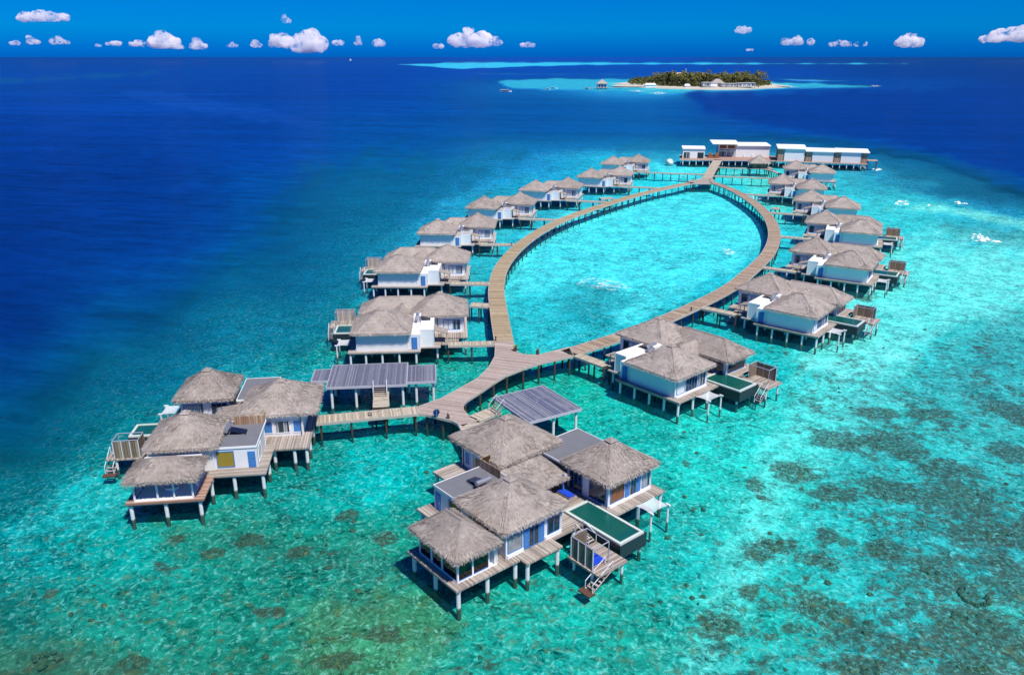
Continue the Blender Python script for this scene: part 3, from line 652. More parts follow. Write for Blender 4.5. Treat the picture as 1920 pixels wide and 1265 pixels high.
# ------------------------------------------------------------------ villa of the rows (x = seaward, y = away from camera)
def row_villa(my,label,loc,rotz,small=False):
    T=thing('thatched_villa',label,'villa',loc,rotz,'thatched villas in the two rows')
    deck(my,[(-5,5,-5.2,4.9),(-5,.4,-7.4,-5.2)],T)
    deck(my,[(-.2,3.2,-12.2,-5.2),(3.2,15.6,-14.2,-5.2)],T,'deck_planks_y')
    deck(my,[(5,11.6,-5.2,6)] if small else [(5,15.6,-5.2,7)],T)
    deck(my,[(-3.4,-.3,-8.4,-7.4)],T,z=2.0,th=.16,name='step')
    beams(my,[(-5,5,-5.2,4.9),(3.2,15.6,-14.2,-5.2)],T)
    for x,y in [(4,-13.8),(6.9,-13.8),(9.8,-13.8),(12.6,-13.8),(15.2,-13.8),(15.2,-10.2),(15.2,-6.6),(.4,-11.4),(4,-10),(8,-10),(12,-10),(-4.6,-7),(-1,-7),(-4.6,-3),(-4.6,1),(-4.6,4.5),(0,4.5),(4.6,4.5),(8,5.6),(11.2,5.6),(11.2,-2)]+([] if small else [(15.2,6.6),(15.2,2.6),(15.2,-2)]):
        pile(my,x,y,T)
    # entrance pavilion
    wallbox(my,-4.3,4.3,-4.4,4.3,2.3,5.8,T)
    hip_roof(my,0,0,5.2,5.2,5.75,3.0,parent=T,tufts=900)
    window(my,'y',-4.4,-1,-3.7,-2.5,2.75,4.7,T); window(my,'y',-4.4,-1,-2.45,-.6,2.75,4.7,T,2,glass='curtain')
    trim(my,'y',-4.4,-1,-3.9,-.4,2.3,2.7,T,d=.25)
    mb=MB(my); mb.tube((-4.38,-1.6,2.3),(-4.38,-1.6,5.5),.06,.06,6); mb.build('drain_pipe','dark_metal',T)
    mb=MB(my); mb.tube((.4,-4.48,2.3),(.4,-4.48,5.5),.06,.06,6); mb.build('drain_pipe','dark_metal',T)
    # bedroom pavilion
    wallbox(my,5.5,14.1,-13.4,-5.6,2.3,5.8,T)
    hip_roof(my,9.9,-9.3,5.15,5.1,5.75,3.0,parent=T,tufts=900)
    window(my,'x',14.1,1,-13.0,-11.0,2.6,4.9,T,1,glass='curtain'); window(my,'x',14.1,1,-10.8,-8.0,2.4,4.9,T,4); window(my,'x',14.1,1,-7.8,-6.0,2.6,4.9,T,1)
    trim(my,'x',14.1,1,-13.2,-5.8,2.3,2.56,T,d=.3)
    # bathroom boxes with flat roofs
    h1,h2,rm=(4.55,4.85,'pale_roof') if small else (4.85,5.25,'white_roof')
    wallbox(my,3.3,5.45,-13.15,-6.6,2.3,h1,T); flat_roof(my,3.35,5.4,-13.1,-6.6,h1+.17,T,rm)
    wallbox(my,.95,3.24,-11.8,-5.0,2.3,h2,T); flat_roof(my,1.0,3.19,-11.75,-4.9,h2+.17,T,rm)
    door(my,'y',-13.15,-1,3.75,4.75,2.35,4.5,T)
    wallbox(my,3.3,4.6,-6.5,-4.6,2.3,6.1,T)
    heater(my,3.9,-6.4,5.4,T)
    # entrance canopy
    mb=MB(my); mb.hexa([(.9,-10.6,4.75),(.9,-8.1,4.75),(-1.5,-8.1,4.05),(-1.5,-10.6,4.05)],[(.9,-10.6,4.87),(.9,-8.1,4.87),(-1.5,-8.1,4.17),(-1.5,-10.6,4.17)])
    cn=mb.build('canopy','deck_planks_y',T)
    for y in (-10.4,-8.3):
        mb=MB(my); mb.box(-1.3,-1.18,y-.06,y+.06,2.28,4.08); mb.build('post','beam_wood',cn)
    mb=MB(my); mb.box(-1.5,-.2,-10.8,-8,2.08,2.3); mb.build('entry_deck','deck_planks',T)
    door(my,'x',.95,-1,-9.9,-8.9,2.35,4.4,T)
    # living pavilion with lower ridge roof and link roof
    if small:
        wallbox(my,5.0,10.4,-.1,4.6,2.3,5.0,T)
        hip_roof(my,5.4,1.9,5.9,3.2,5.0,1.9,rx=2.6,ry=.05,parent=T,tufts=400,cap=False)
        hip_roof(my,6.9,-1.6,1.9,3.2,4.9,1.1,rx=.05,ry=2.2,parent=T,tufts=150,cap=False)
        window(my,'x',10.4,1,.4,4.2,2.5,4.6,T,3)
        return T
    wallbox(my,5.2,13.9,-.1,5.4,2.3,5.3,T)
    hip_roof(my,7.5,2.6,7.6,3.75,5.1,2.15,rx=4.0,ry=.05,parent=T,tufts=700,cap=False)
    hip_roof(my,7.2,-1.4,2.2,3.3,5.0,1.35,rx=.05,ry=2.2,parent=T,tufts=200,cap=False)
    window(my,'x',13.9,1,.4,5.0,2.5,4.8,T,3); window(my,'y',-.1,-1,8.6,13.4,2.5,4.8,T,3); window(my,'y',-.1,-1,5.6,8.0,2.5,4.8,T,2)
    pool(my,12.4,19.3,-4.3,.3,T)
    for x,y in ((18.6,-3.7),(18.6,-.3),(15.0,-3.8)): pile(my,x,y,T,.65)
    net(my,15.7,18.1,-10.4,-7.0,2.25,T)
    deck(my,[(15.6,21,.7,4.9)],T,z=1.95,name='lower_deck')
    cabana(my,16.4,19.9,2.5,4.6,1.95,4.3,T,('y1','x0') if my>0 else ('y1',),'louvre' if my>0 else 'pale_screen')
    stairs(my,19.9,20.9,.9,-1.0,1.95,.1,'y',6,T)
    for x,y in ((16.4,4.5),(20.5,4.5),(20.5,1.2)): pile(my,x,y,T,1.55,.15)
    return T
# ------------------------------------------------------------------ large villa at the near end
def big_villa(my,label,loc,rotz,ps=0.0,rh=2.2,rc=-7.4,re=5.3):
    T=thing('thatched_villa',label,'villa',loc,rotz,'two large villas at the near end')
    E=5.75
    deck(my,[(-4.2,4.4,-10.3,-4.9)],T,'deck_brown' if ps else 'deck_planks_y'); deck(my,[(-4.2,4.4,-4.9,-2.4),(-10.3,-4.2,-5.0,-2.4),(-10.3,5.4,-2.4,2.6)],T,'deck_planks_y')
    deck(my,[(-3.6,3.9,2.6,11.1),(-10.3,-3.6,2.6,15)],T)
    deck(my,[(-4,5.0,11.1,19.4)],T,'deck_planks_y'); deck(my,[(-16.2+ps,-10.3,1.2,14.4)],T,'deck_planks')
    beams(my,[(-4.2,4.4,-10.3,-2.4),(-10.3,-4.2,-5.0,2.4),(-4,5,11.1,19.4),(-16.2+ps,-10.3,1.2,14.4)],T)
    for x,y in [(4,-9.8),(-3.6,-9.8),(.2,-9.8),(3.9,-6.2),(3.9,-2.6),(5,-1.9),(5,2.2),(0,-4),(-3.9,-5.5),(-9.8,-4.6),(-6.4,-4.6),(-9.9,-1),(-10.2,2),(-15.8+ps,1.6),(-12.8,1.6),(-15.8+ps,5),(-15.8+ps,9),(-15.8+ps,13.8),(-11,13.8),(-8,14.6),(4.5,11.6),(4.6,15.2),(4.6,19),(0,19),(-3.6,19),(0,6),(3.5,6)]:
        pile(my,x,y,T,r=.22)
    # centre bedroom Q
    wallbox(my,-4.0,3.4,-3.4,4.2,2.3,5.8,T); hip_roof(my,-.35,.35,4.4,4.5,E,3.0,parent=T,tufts=2200)
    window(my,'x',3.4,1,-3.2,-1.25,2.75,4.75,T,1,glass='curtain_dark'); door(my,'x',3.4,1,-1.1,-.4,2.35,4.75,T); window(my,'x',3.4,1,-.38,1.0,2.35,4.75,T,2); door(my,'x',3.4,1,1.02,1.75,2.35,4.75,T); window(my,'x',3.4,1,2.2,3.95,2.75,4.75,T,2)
    window(my,'y',-3.4,-1,-2.5,1.8,2.7,4.7,T,3)
    mb=MB(my); mb.box(-1.3,.1,-3.75,-3.4,3.2,3.9); mb.tube((.15,-3.6,3.3),(.15,-3.6,3.8),.22,.22,10); mb.build('air_conditioner','gelcoat',T)
    # glazed bath pavilion R
    fy=-9.95 if ps else -9.5
    mb=MB(my); mb.box(-3.0,3.5,fy,-4.6,2.3,2.42); mb.build('floor','white_paint',T)
    for x in (-2.95,-.9,.9,3.42):
        mb=MB(my); mb.box(x-.09,x+.09,fy,fy+.18,2.42,5.2); mb.build('post','white_paint',T)
    for y in (-7.6,-5.6):
        mb=MB(my); mb.box(3.3,3.48,y-.09,y+.09,2.42,5.2); mb.build('post','white_paint',T)
        mb=MB(my); mb.box(-3.0,-2.82,y-.09,y+.09,2.42,5.2); mb.build('post','white_paint',T)
    for a in ((-2.85,-.98),(-.82,.82),(.98,3.34)) if ps==0 else ():
        mb=MB(my); mb.box(a[0],a[1],-9.44,-9.41,2.5,5.0); mb.build('glass_panel','clear_glass',T)
    for a in ((-9.3,-7.7),(-7.5,-5.7)):
        mb=MB(my); mb.box(3.39,3.42,a[0],a[1],2.5,5.0); mb.build('glass_panel','clear_glass',T)
        mb=MB(my); mb.box(3.36,3.46,a[0],a[1],2.42,2.5); mb.build('sill','blue_paint',T)
    wallbox(my,-3.0,3.42,-4.9,-4.6,2.42,5.2,T)
    mb=MB(my); mb.box(-3.05,3.5,-9.52,-9.35,5.15,5.32); mb.build('beam','blue_paint',T)
    hip_roof(my,.2,rc,4.1,2.85,re,rh,rx=1.35,ry=.05,parent=T,tufts=1400,cap=False)
    # bathroom with flat grey roof
    wallbox(my,-9.1,-4.05,-3.3,2.4,2.3,5.05,T); flat_roof(my,-9.15,-4.02,-3.35,4.0,5.24,T)
    door(my,'y',-3.3,-1,-8.9,-8.0,2.35,4.5,T); window(my,'y',-3.3,-1,-6.4,-4.3,2.55,4.7,T,1,glass='olive_blind'); window(my,'x',-9.1,-1,-2.4,-.6,2.5,4.6,T,2,'white_paint')
    heater(my,-5.1,.4,5.25,T,-1)
    mb=MB(my); mb.box(-9.0,-5.4,3.0,3.1,5.25,6.35); s=mb.build('wood_screen','fence_wood',T); mb=MB(my); mb.box(-9.08,-8.98,3.0,4.5,5.25,6.35); mb.build('screen_return','fence_wood',s)
    # entrance pavilion P
    wallbox(my,-15.1+ps,-7.6,5.0,13.7,2.3,5.8,T); hip_roof(my,-12.05+ps,9.35,5.15,5.05,E,3.05,parent=T,tufts=2400)
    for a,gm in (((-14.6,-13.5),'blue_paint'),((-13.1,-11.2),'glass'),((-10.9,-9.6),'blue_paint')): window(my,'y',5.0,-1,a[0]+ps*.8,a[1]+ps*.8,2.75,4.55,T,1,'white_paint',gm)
    mb=MB(my); mb.tube((-14.85+ps,4.92,2.3),(-14.85+ps,4.92,5.6),.06,.06,6); mb.build('drain_pipe','dark_metal',T)
    # store with flat grey roof behind
    wallbox(my,-8.9,-4.9,13.8,18.6,2.3,5.1,T); flat_roof(my,-9,-4.2,11.0,18.7,5.28,T)
    deck(my,[(-9.4,-4,15,19)],T)
    # pool pavilion S
    wallbox(my,-3.0,3.4,11.35,18.5,2.3,5.8,T); hip_roof(my,.25,14.9,4.0,4.35,E,2.95,parent=T,tufts=2200)
    window(my,'x',3.4,1,11.7,14.0,2.7,4.85,T,1,glass='interior_wood'); door(my,'x',3.4,1,14.15,14.8,2.35,4.85,T); window(my,'x',3.4,1,14.8,16.1,2.35,4.85,T,2); door(my,'x',3.4,1,16.1,16.75,2.35,4.85,T); window(my,'x',3.4,1,17.0,18.3,2.75,4.85,T,1)
    window(my,'y',11.35,-1,.5,3.1,2.55,4.85,T,2); window(my,'y',11.35,-1,-2.7,-.6,2.35,4.85,T,3)
    trim(my,'x',3.4,1,11.5,18.45,2.3,2.6,T,d=.2); trim(my,'x',3.4,1,-3.3,-1.15,2.3,2.7,T,d=.16); trim(my,'x',3.4,1,1.85,4.15,2.3,2.7,T,d=.16)
    # link roof
    lean_roof(my,-7.5,-1.8,3.6,10.6,5.2,4.45,T,tufts=700)
    for x,y in ((-2.3,4.9),(-2.3,9.9)): 
        mb=MB(my); mb.box(x-.09,x+.09,y-.09,y+.09,2.3,4.7); mb.build('post','blue_paint',T)
    pool(my,.9,9.3,7.05,10.75,T)
    for x,y in ((8.7,7.4),(8.9,10.6),(5,7.5),(5,10.3)): pile(my,x,y,T,.65)
    net(my,4.95,7.3,14.2,17.4,2.25,T)
    deck(my,[(6.3,10.8,2.4,6.6)],T,z=1.6,name='lower_deck',th=.2)
    cabana(my,6.6,9.7,2.65,4.85,1.6,4.05,T)
    stairs(my,4.3,6.3,5.5,6.6,2.3,1.6,'x',5,T); stairs(my,9.75,10.75,4.4,1.6,1.6,.05,'y',6,T)
    mb=MB(my); mb.box(9.4,11.0,.9,1.8,-.15,.02); mb.build('landing','terracotta',T)
    for x,y in ((6.8,2.9),(9.6,2.7),(10.4,6.2),(7,6.2)): pile(my,x,y,T,1.25,.15)
    return T
plain('curtain_dark',(.25,.27,.28),.8,.2,0,.6,1.5)
def world_of(origin,head,my,x,y,z):
    """local villa point -> world"""
    a=R(90-head); c_,s_=math.cos(a),math.sin(a); y=y*my
    return Vector((origin[0]+x*c_-y*s_,origin[1]+x*s_+y*c_,z))
ROT=lambda h: R(90-h)
V2O=Vector((-.2,73,0)); V2H=140
big_villa(1,'large thatched villa nearest the camera, blue lounger beside its long dark pool',V2O,ROT(V2H))
V1O=Vector((-40,88,0))+hd(-7.5)*1.5-hd(82.5)*.55; V1H=262.5
big_villa(-1,'large thatched villa at far left with olive blind and an open bathtub pavilion',V1O,ROT(V1H),1.45,1.55,-7.9,5.15)
# rows: (A apex px, B apex px, seaward heading, mirror, label)
VL=[((823,545),(716,579),266,-1,'left row villa nearest the camera, just above the purple slat platform'),
((841,456),(745.4,475.6),271,-1,'left row villa second from the near end, wide white wall with blue door'),
((898.5,398.2),(817.3,410.9),273,-1,'left row villa third from the near end, beside the straight stretch of boardwalk'),
((977.6,359.5),(904.6,367.7),280,-1,'left row villa fourth from the near end, middle one of the seven'),
((1068.6,331.9),(1000.8,337.4),285,-1,'left row villa fifth from the near end, third from the far end'),
((1166,310.5),(1105.8,315.3),286,-1,'left row villa sixth from the near end, its roof overlapping the farthest one'),
((1201,288.6),(1146.3,292.5),285,-1,'farthest villa of the left row, out towards the white pavilions')]
VR=[((1228.8,590),(1266.6,649),138.5,1,'right row villa nearest the camera, dark green pool and slatted shower screen in view'),
((1443,508.4),(1505,549.3),129.5,1,'right row villa second from the near end, long blue-shaded wall on white piles'),
((1529.3,442),(1603.5,469.6),122,1,'right row villa third from the near end, beside the sharp outer bend of the boardwalk'),
((1547,392.4),(1621.8,410.5),114,1,'right row villa fourth from the near end, middle one of the seven'),
((1516.8,354),(1589.2,369),112,1,'right row villa fifth from the near end, third from the far end'),
((1463.3,324.6),(1530.3,336),108,1,'right row villa sixth from the near end, next to the farthest one'),
((1488.3,299.5),(1548.6,308.3),107,1,'farthest villa of the right row, right in front of the wood-clad white building')]
BX,BY=9.9,-9.3
placed=[]; proto={}
for a,b,h,my,lab in VL+VR:
    A=P(*a,8.75); B=P(*b,8.75); X=hd(h); Yf=hd(h-90*my)   # far direction
    o=((A+B)/2-(X*BX/2).to_3d()-(Yf*BY/2).to_3d()) if False else None
    mid=(A+B)/2; o=Vector((mid.x-X.x*BX/2-Yf.x*BY/2,mid.y-X.y*BX/2-Yf.y*BY/2,0))
    sm=(len(placed)%7)>=(2 if my<0 else 4); key=(my,sm)
    if key not in proto: proto[key]=row_villa(my,lab,o,ROT(h),sm)
    else: copy_thing(proto[key],o,ROT(h),lab)
    placed.append((o,h,my))

# ------------------------------------------------------------------ boardwalks
def smooth(pts,n=4):
    out=[]
    for i in range(len(pts)-1):
        p0=pts[max(0,i-1)];p1=pts[i];p2=pts[i+1];p3=pts[min(len(pts)-1,i+2)]
        for k in range(n):
            t=k/n; out.append(.5*((2*p1)+(p2-p0)*t+(2*p0-5*p1+4*p2-p3)*t*t+(3*p1-p0-3*p2+p3)*t*t*t))
    out.append(pts[-1]); return out
def resample(pts,st):
    d=[0]
    for a,b in zip(pts,pts[1:]): d.append(d[-1]+(b-a).length)
    n=max(2,int(d[-1]/st)); out=[];j=0
    for k in range(n+1):
        s=d[-1]*k/n
        while j<len(d)-2 and d[j+1]<s: j+=1
        out.append(pts[j].lerp(pts[j+1],(s-d[j])/max(1e-9,d[j+1]-d[j])))
    return out
CENT=[]
def walkway(name,label,cat,center,width,m='walk_planks',z=2.3,th=.22,pile_step=4.6,group=None,pm='pile_wood',lights=False,maxp=100,join=True):
    c=resample(center,1.5); n=len(c); org=Vector((c[n//2].x,c[n//2].y,0))
    T=thing(name,label,cat,org,0,group)
    mb=MB(); mb.uv={}; s=0; prev=None; nrm=[]
    for i,p in enumerate(c):
        t=(c[min(n-1,i+1)]-c[max(0,i-1)]).normalized(); nv=Vector((-t.y,t.x,0)); nrm.append(nv)
        if i: s+=(p-c[i-1]).length
        cur=[]
        for sg in (-1,1):
            q=p-org+nv*sg*width/2
            for zz in (z,z-th):
                k=mb.pt((q.x,q.y,zz)); mb.uv[k]=(s,sg*width/2); cur.append(k)
        if prev:
            a,b=prev,cur   # 0: right top,1: right bottom,2: left top,3 left bottom
            mb.fi([a[0],b[0],b[2],a[2]]); mb.fi([a[1],a[3],b[3],b[1]]); mb.fi([a[0],a[1],b[1],b[0]]); mb.fi([a[2],b[2],b[3],a[3]])
        else: mb.fi([cur[0],cur[2],cur[3],cur[1]])
        prev=cur
    mb.fi([prev[0],prev[1],prev[3],prev[2]])
    mb.build('deck',m,T)
    for sg in (-1,1):      # edge board standing a little proud of the deck
        mb=MB(); prev=None
        for i,p in enumerate(c):
            q=p-org; a=q+nrm[i]*sg*(width/2+.003); b=q+nrm[i]*sg*(width/2+.10)
            cur=[mb.pt((a.x,a.y,z+.05)),mb.pt((b.x,b.y,z+.05)),mb.pt((b.x,b.y,z-.32)),mb.pt((a.x,a.y,z-.32))]
            if prev:
                for k in range(4): mb.fi([prev[k],prev[(k+1)%4],cur[(k+1)%4],cur[k]])
            prev=cur
        mb.build('edge_board','edge_wood',T)
    L=s; k=max(1,int(L/pile_step)); cnt=0; spare=MB()
    cc=resample(center,L/k)
    order=sorted(range(len(cc)),key=lambda i:cc[i].y)
    far=set(order[maxp//2:])
    for i,p in enumerate(cc):
        t=(cc[min(len(cc)-1,i+1)]-cc[max(0,i-1)]).normalized(); nv=Vector((-t.y,t.x,0))
        if i in (0,len(cc)-1) and len(cc)>3: p=p+(t if i==0 else -t)*.6
        q=p-org
        for sg in (-1,1):
            a=q+nv*sg*(width/2-.28); mb=spare if i in far else MB()
            mb.tube((a.x,a.y,-2.2),(a.x,a.y,z-.45),.15,.15,7)
            if sg==1:
                b=q-nv*(width/2-.1); e=q+nv*(width/2-.1); mb.tube((b.x,b.y,z-.36),(e.x,e.y,z-.36),.11,.11,4)
            if i not in far: mb.build('pile',pm,T)
    if spare.v: tag(spare.build('pile',pm,T),kind='stuff')
    if join: CENT.append((c,width))
    return T
plain('edge_wood',(.40,.37,.33),.8,.2,0,.15)
def pw_(s,ox=740,oy=280,k=2.595): return [P(a/k+ox,b/k+oy,2.3) for a,b in pl(s)]
le=pw_('488,935 460,760 460,660 475,600 510,535 570,475 640,420 720,370 850,312 1000,262 1150,217 1300,185 1440,155')
ri=pw_('575,935 548,780 530,680 535,620 570,545 620,490 700,425 780,380 880,335 1020,285 1160,240 1300,200 1440,170')
def centre(a,b):
    a=resample(smooth(a),2);b=resample(smooth(b),2); n=60
    a=resample(a,sum((q-p).length for p,q in zip(a,a[1:]))/n); b=resample(b,sum((q-p).length for p,q in zip(b,b[1:]))/n)
    k=min(len(a),len(b)); return [ (a[i]+b[i])/2 for i in range(k)]
cl=centre(le,ri); 
walkway('boardwalk','long curved timber boardwalk along the left side of the lagoon','boardwalk',smooth(cl[::5]+[cl[-1]]),3.3)
le=pw_('1530,165 1620,200 1700,250 1760,300 1805,370 1813,430 1795,480 1740,560 1660,620 1560,690 1420,760 1300,815 1090,895 980,935 850,965')
ri=pw_('1560,155 1660,190 1760,245 1830,300 1870,360 1880,420 1865,490 1810,550 1720,625 1660,680 1440,790 1340,830 1090,940 990,975 870,1005')
cr=centre(le,ri)
walkway('boardwalk','long curved timber boardwalk along the right side of the lagoon','boardwalk',smooth(cr[::5]+[cr[-1]]),3.2,'walk_planks_right')
# north hub and straight walkway to the pavilions
def slab(name,label,cat,poly,z,m,piles,parent=None,pm='pile_wood',th=.25,rot=0,group=None):
    ox=sum(p[0] for p in poly)/len(poly); oy=sum(p[1] for p in poly)/len(poly)
    T=thing(name,label,cat,(ox,oy,0),rot,group); ca,sa=math.cos(-rot),math.sin(-rot)
    L=lambda p:((p[0]-ox)*ca-(p[1]-oy)*sa,(p[0]-ox)*sa+(p[1]-oy)*ca)
    q=[L(p) for p in poly]
    mb=MB(); mb.prism(q,z-th,z); mb.build('deck',m,T)
    mb=MB(); n=len(q); cx=sum(p[0] for p in q)/n; cy=sum(p[1] for p in q)/n
    area=sum(q[k][0]*q[(k+1)%n][1]-q[(k+1)%n][0]*q[k][1] for k in range(n)); sg=1 if area>0 else -1
    for k in range(n):
        a=Vector((*q[k],0)); b=Vector((*q[(k+1)%n],0)); d=(b-a).normalized(); o_=Vector((d.y,-d.x,0))*sg
        a1=a+o_*.003; b1=b+o_*.003; a2=a+o_*.11; b2=b+o_*.11
        mb.hexa([(a1.x,a1.y,z-.33),(b1.x,b1.y,z-.33),(b2.x,b2.y,z-.33),(a2.x,a2.y,z-.33)],[(a1.x,a1.y,z+.04),(b1.x,b1.y,z+.04),(b2.x,b2.y,z+.04),(a2.x,a2.y,z+.04)])
    mb.build('edge_board','edge_wood',T)
    for p in piles:
        a=L(p); mb=MB(); mb.tube((a[0],a[1],-2.2),(a[0],a[1],z-th),.17,.17,8); mb.build('pile',pm,T)
    return T
def pxy(s,z=2.3): return [tuple(P(a,b,z)[:2]) for a,b in pl(s)]
slab('junction_deck','pale timber deck joining the two curved boardwalks at the far end','deck',[(70.8,319.2),(79.2,319.2),(82.4,327),(83.2,334),(79.1,334),(76,330),(72,327.5)],2.3,'jetty_deck' if False else 'deck_planks_y',[(72.5,320),(78.5,320),(75.5,323),(81.5,329),(75,328.5)])
nw=[Vector((81,334.2,2.3)),Vector((91,366,2.3)),Vector((100.9,397,2.3))]
walkway('boardwalk','straight pale boardwalk leading up to the white pavilions','boardwalk',nw,3.9,'jetty_planks',pile_step=4)
# near junction (pinkish planks)
plaza=pxy('929.6,640 928.5,667.5 917,688 896.4,708.8 855,731.7 827.6,746.6 786.3,761.5 786.3,775.3 800,776.4 848,788 868,799 896,786 878,778.7 868.5,768.4 867,759 875.7,750 901,734 924,718 946.8,704 981,690.5 995,685.8 1021,678 1075,667 1067,650.5 1034,659 1010.7,664.9 995,665.2 982,664.3 969,660.4 961.6,640.3')
def on(s): return pxy(s)
slab('junction_deck','pinkish timber junction deck where the walkways fork near the camera','deck',plaza,2.3,'plaza_planks',
 on('930,660 915,690 890,712 850,734 815,752 800,774 830,782 850,786 868,796 885,786 872,768 872,754 900,735 925,719 950,704 981,691 1010,682 1040,675 1068,667 1055,655 1015,664 975,661'),rot=0)
def seg(a,b): return [Vector((a[0],a[1],2.3)),Vector(((a[0]+b[0])/2,(a[1]+b[1])/2,2.3)),Vector((b[0],b[1],2.3))]
walkway('jetty','narrow grey jetty from the junction deck to the far left villa','jetty',seg((-13.35,104.05),world_of(V1O,V1H,-1,-14.8,9.5,0)),2.5,'jetty_planks',pile_step=3.2,join=False)
end2=world_of(V2O,V2H,1,-16.2,9.6,0); st2=(P(868,799,2.3)+P(896,786,2.3))/2
walkway('jetty','short weathered jetty from the junction deck to the nearest villa','jetty',seg(st2+(end2-st2).normalized()*.15,end2),3.4,'jetty_planks',pile_step=4,join=False)
# jetties to the row villas
GJ='jetties from the boardwalk to the villas'
ordn=['nearest the camera','second from the near end','third from the near end','fourth from the near end','fifth from the near end','sixth from the near end','farthest from the camera']
for k,(o,h,my) in enumerate(placed):
    st=world_of(o,h,my,-1.5,-10.9,2.3); d=-hd(h); best=None; hit=None
    for i in range(4,260):
        p=st+d*(i*.25)
        dd=min((min((p-q.to_3d() if False else Vector((p.x-q.x,p.y-q.y,0))).length for q in c)-w_/2) for c,w_ in CENT)
        if dd<.25: hit=p; break
        if best is None or dd<best[0]: best=(dd,p,i)
    if hit is None: hit=best[1]
    side='left' if my<0 else 'right'
    walkway('jetty','narrow jetty to the %s row villa %s'%(side,ordn[k%7]),'jetty',[st,(st+hit)/2,hit],1.9,'jetty_planks',pile_step=3.3,group=GJ,join=False)
# short service stubs
for (a,b,lab) in ((( 882,570.5),(917.5,572.5),'short stub jetty beside the nearest left row villa'),((1462,391),(1446,390),'short dark stub jetty beside the right bend, next to the fifth right villa'),((1125,372),(1150,371),'short stub platform on the outer side of the left boardwalk near its far end')):
    A=P(*a,2.3);B=P(*b,2.3)
    walkway('jetty',lab,'jetty',seg(A,B),2.4,'jetty_planks',pile_step=3,join=False)

# ------------------------------------------------------------------ raised slatted platforms
def platform(label,org,rot,rects,m,piles,stair,z=3.6):
    T=thing('slatted_platform',label,'platform',org,rot,None)
    for x0,x1,y0,y1,dz in rects:
        mb=MB(); mb.box(x0,x1,y0,y1,z-.16+dz,z+dz); d=mb.build('slat_deck',m,T)
        mb=MB(); e=.09
        mb.box(x0-e,x1+e,y0-e,y0-.003,z-.34+dz,z+.03+dz); mb.box(x0-e,x1+e,y1+.003,y1+e,z-.34+dz,z+.03+dz); mb.box(x0-e,x0-.003,y0,y1,z-.34+dz,z+.03+dz); mb.box(x1+.003,x1+e,y0,y1,z-.34+dz,z+.03+dz); mb.build('edge_board','rail_pale',d)
    for x,y in piles: pile(1,x,y,T,z-.36,.2)
    stairs(1,*stair,T)
    return T
o1=P(580+140/4.362,530+855/4.362,3.6); e1=P(580+790/4.362,530+830/4.362,3.6); r1=math.atan2(e1.y-o1.y,e1.x-o1.x)
platform('long purple-grey slatted platform beside the jetty to the far left villa',(o1.x,o1.y,0),r1,[(0,11.8,0,9.0,0),(11.9,16.2,1.0,7.8,-.06),(-2.6,-.1,2.8,7.4,-.05)],'solar_slats',
 [(.6,.5),(4.2,.5),(8.9,.5),(11.2,.5),(13.2,1.5),(15.8,1.5),(.6,5),(4.2,5),(8.9,5),(12,5),(15.8,6),(.6,8.4),(6,8.4),(11.2,8.4),(15.6,7.4),(-2,4)],(6.9,8.9,0,-1.3,3.6,2.3,'y',5))
a_=P(580+525/4.362,530+1022/4.362,2.3);b_=P(580+640/4.362,530+1018/4.362,2.3);c_=P(580+540/4.362,530+880/4.362,2.3);d_=P(580+640/4.362,530+880/4.362,2.3)
walkway('jetty','short pale plank bridge up to the long purple-grey platform','jetty',[(a_+b_)/2+Vector((0,.1,0)),((a_+b_+c_+d_)/4),(c_+d_)/2],2.1,'jetty_planks',pile_step=3,join=False)
L_,T_,R_,B_=[P(780+x/6,700+y/6,3.6) for x,y in ((870,270),(1400,125),(1840,375),(1275,550))]
dx_=(R_-T_); r2=math.atan2((B_-L_).y,(B_-L_).x); 
la=((B_-L_).length+(R_-T_).length)/2; lb=((T_-L_).length+(R_-B_).length)/2
platform('square blue-grey slatted platform behind the nearest villa',(L_.x,L_.y,0),r2,[(0,la,0,lb,0)],'solar_slats_y',[(la-.5,.5),(la-.5,lb-.5),(la-.5,lb/2),(.6,lb-.5),(4.5,.5),(4.5,lb-.5)],(1.0,3.0,0,-1.3,3.6,2.3,'y',5))
br=[P(780+x/6,700+y/6,2.3) for x,y in ((655,510),(790,455),(900,410))]
walkway('jetty','short plank bridge to the stairs of the square blue-grey platform','jetty',br,2.2,'jetty_planks',pile_step=3,join=False)

# ------------------------------------------------------------------ small things on decks
def planter(loc,label):
    T=thing('potted_plant',label,'plant',loc,0,'potted plants on the junction deck')
    mb=MB(); mb.tube((0,0,0),(0,0,.35),.22,.36,14); mb.tube((0,0,.35),(0,0,.55),.36,.27,14); mb.build('pot','terracotta',T)
    mb=MB()
    for k in range(34):
        a=random.random()*6.28; l=random.uniform(.5,1.0); e=random.uniform(.5,1.3); d=Vector((math.cos(a)*math.cos(e),math.sin(a)*math.cos(e),math.sin(e)))
        s=Vector((-math.sin(a),math.cos(a),0))*.06; p=Vector((0,0,.5)); q=p+d*l*.6; r=p+d*l+Vector((0,0,-.18*l))
        mb.face([p-s*.5,p+s*.5,q+s,q-s]); mb.face([q-s,q+s,r])
    mb.build('leaves','plant_green',T)
planter(P(966.5,658,2.3),'potted leafy plant at the corner of the left boardwalk and junction deck')
planter(P(1008,664,2.3),'potted leafy plant midway along the inner curve of the junction deck')
def dish(loc):
    T=thing('round_sign',  'round dark blue disc on a short post at the junction deck edge','sign',loc,R(20))
    mb=MB(); mb.tube((0,-.04,0),(0,-.04,1.15),.04,.04,8); mb.build('post','metal',T)
    mb=MB(); mb.tube((0,0,.75),(0,.05,.75),.48,.48,24); mb.build('disc','navy',T)
plain('navy',(.006,.04,.16),.4)
dish(P(818.5,782,2.3))
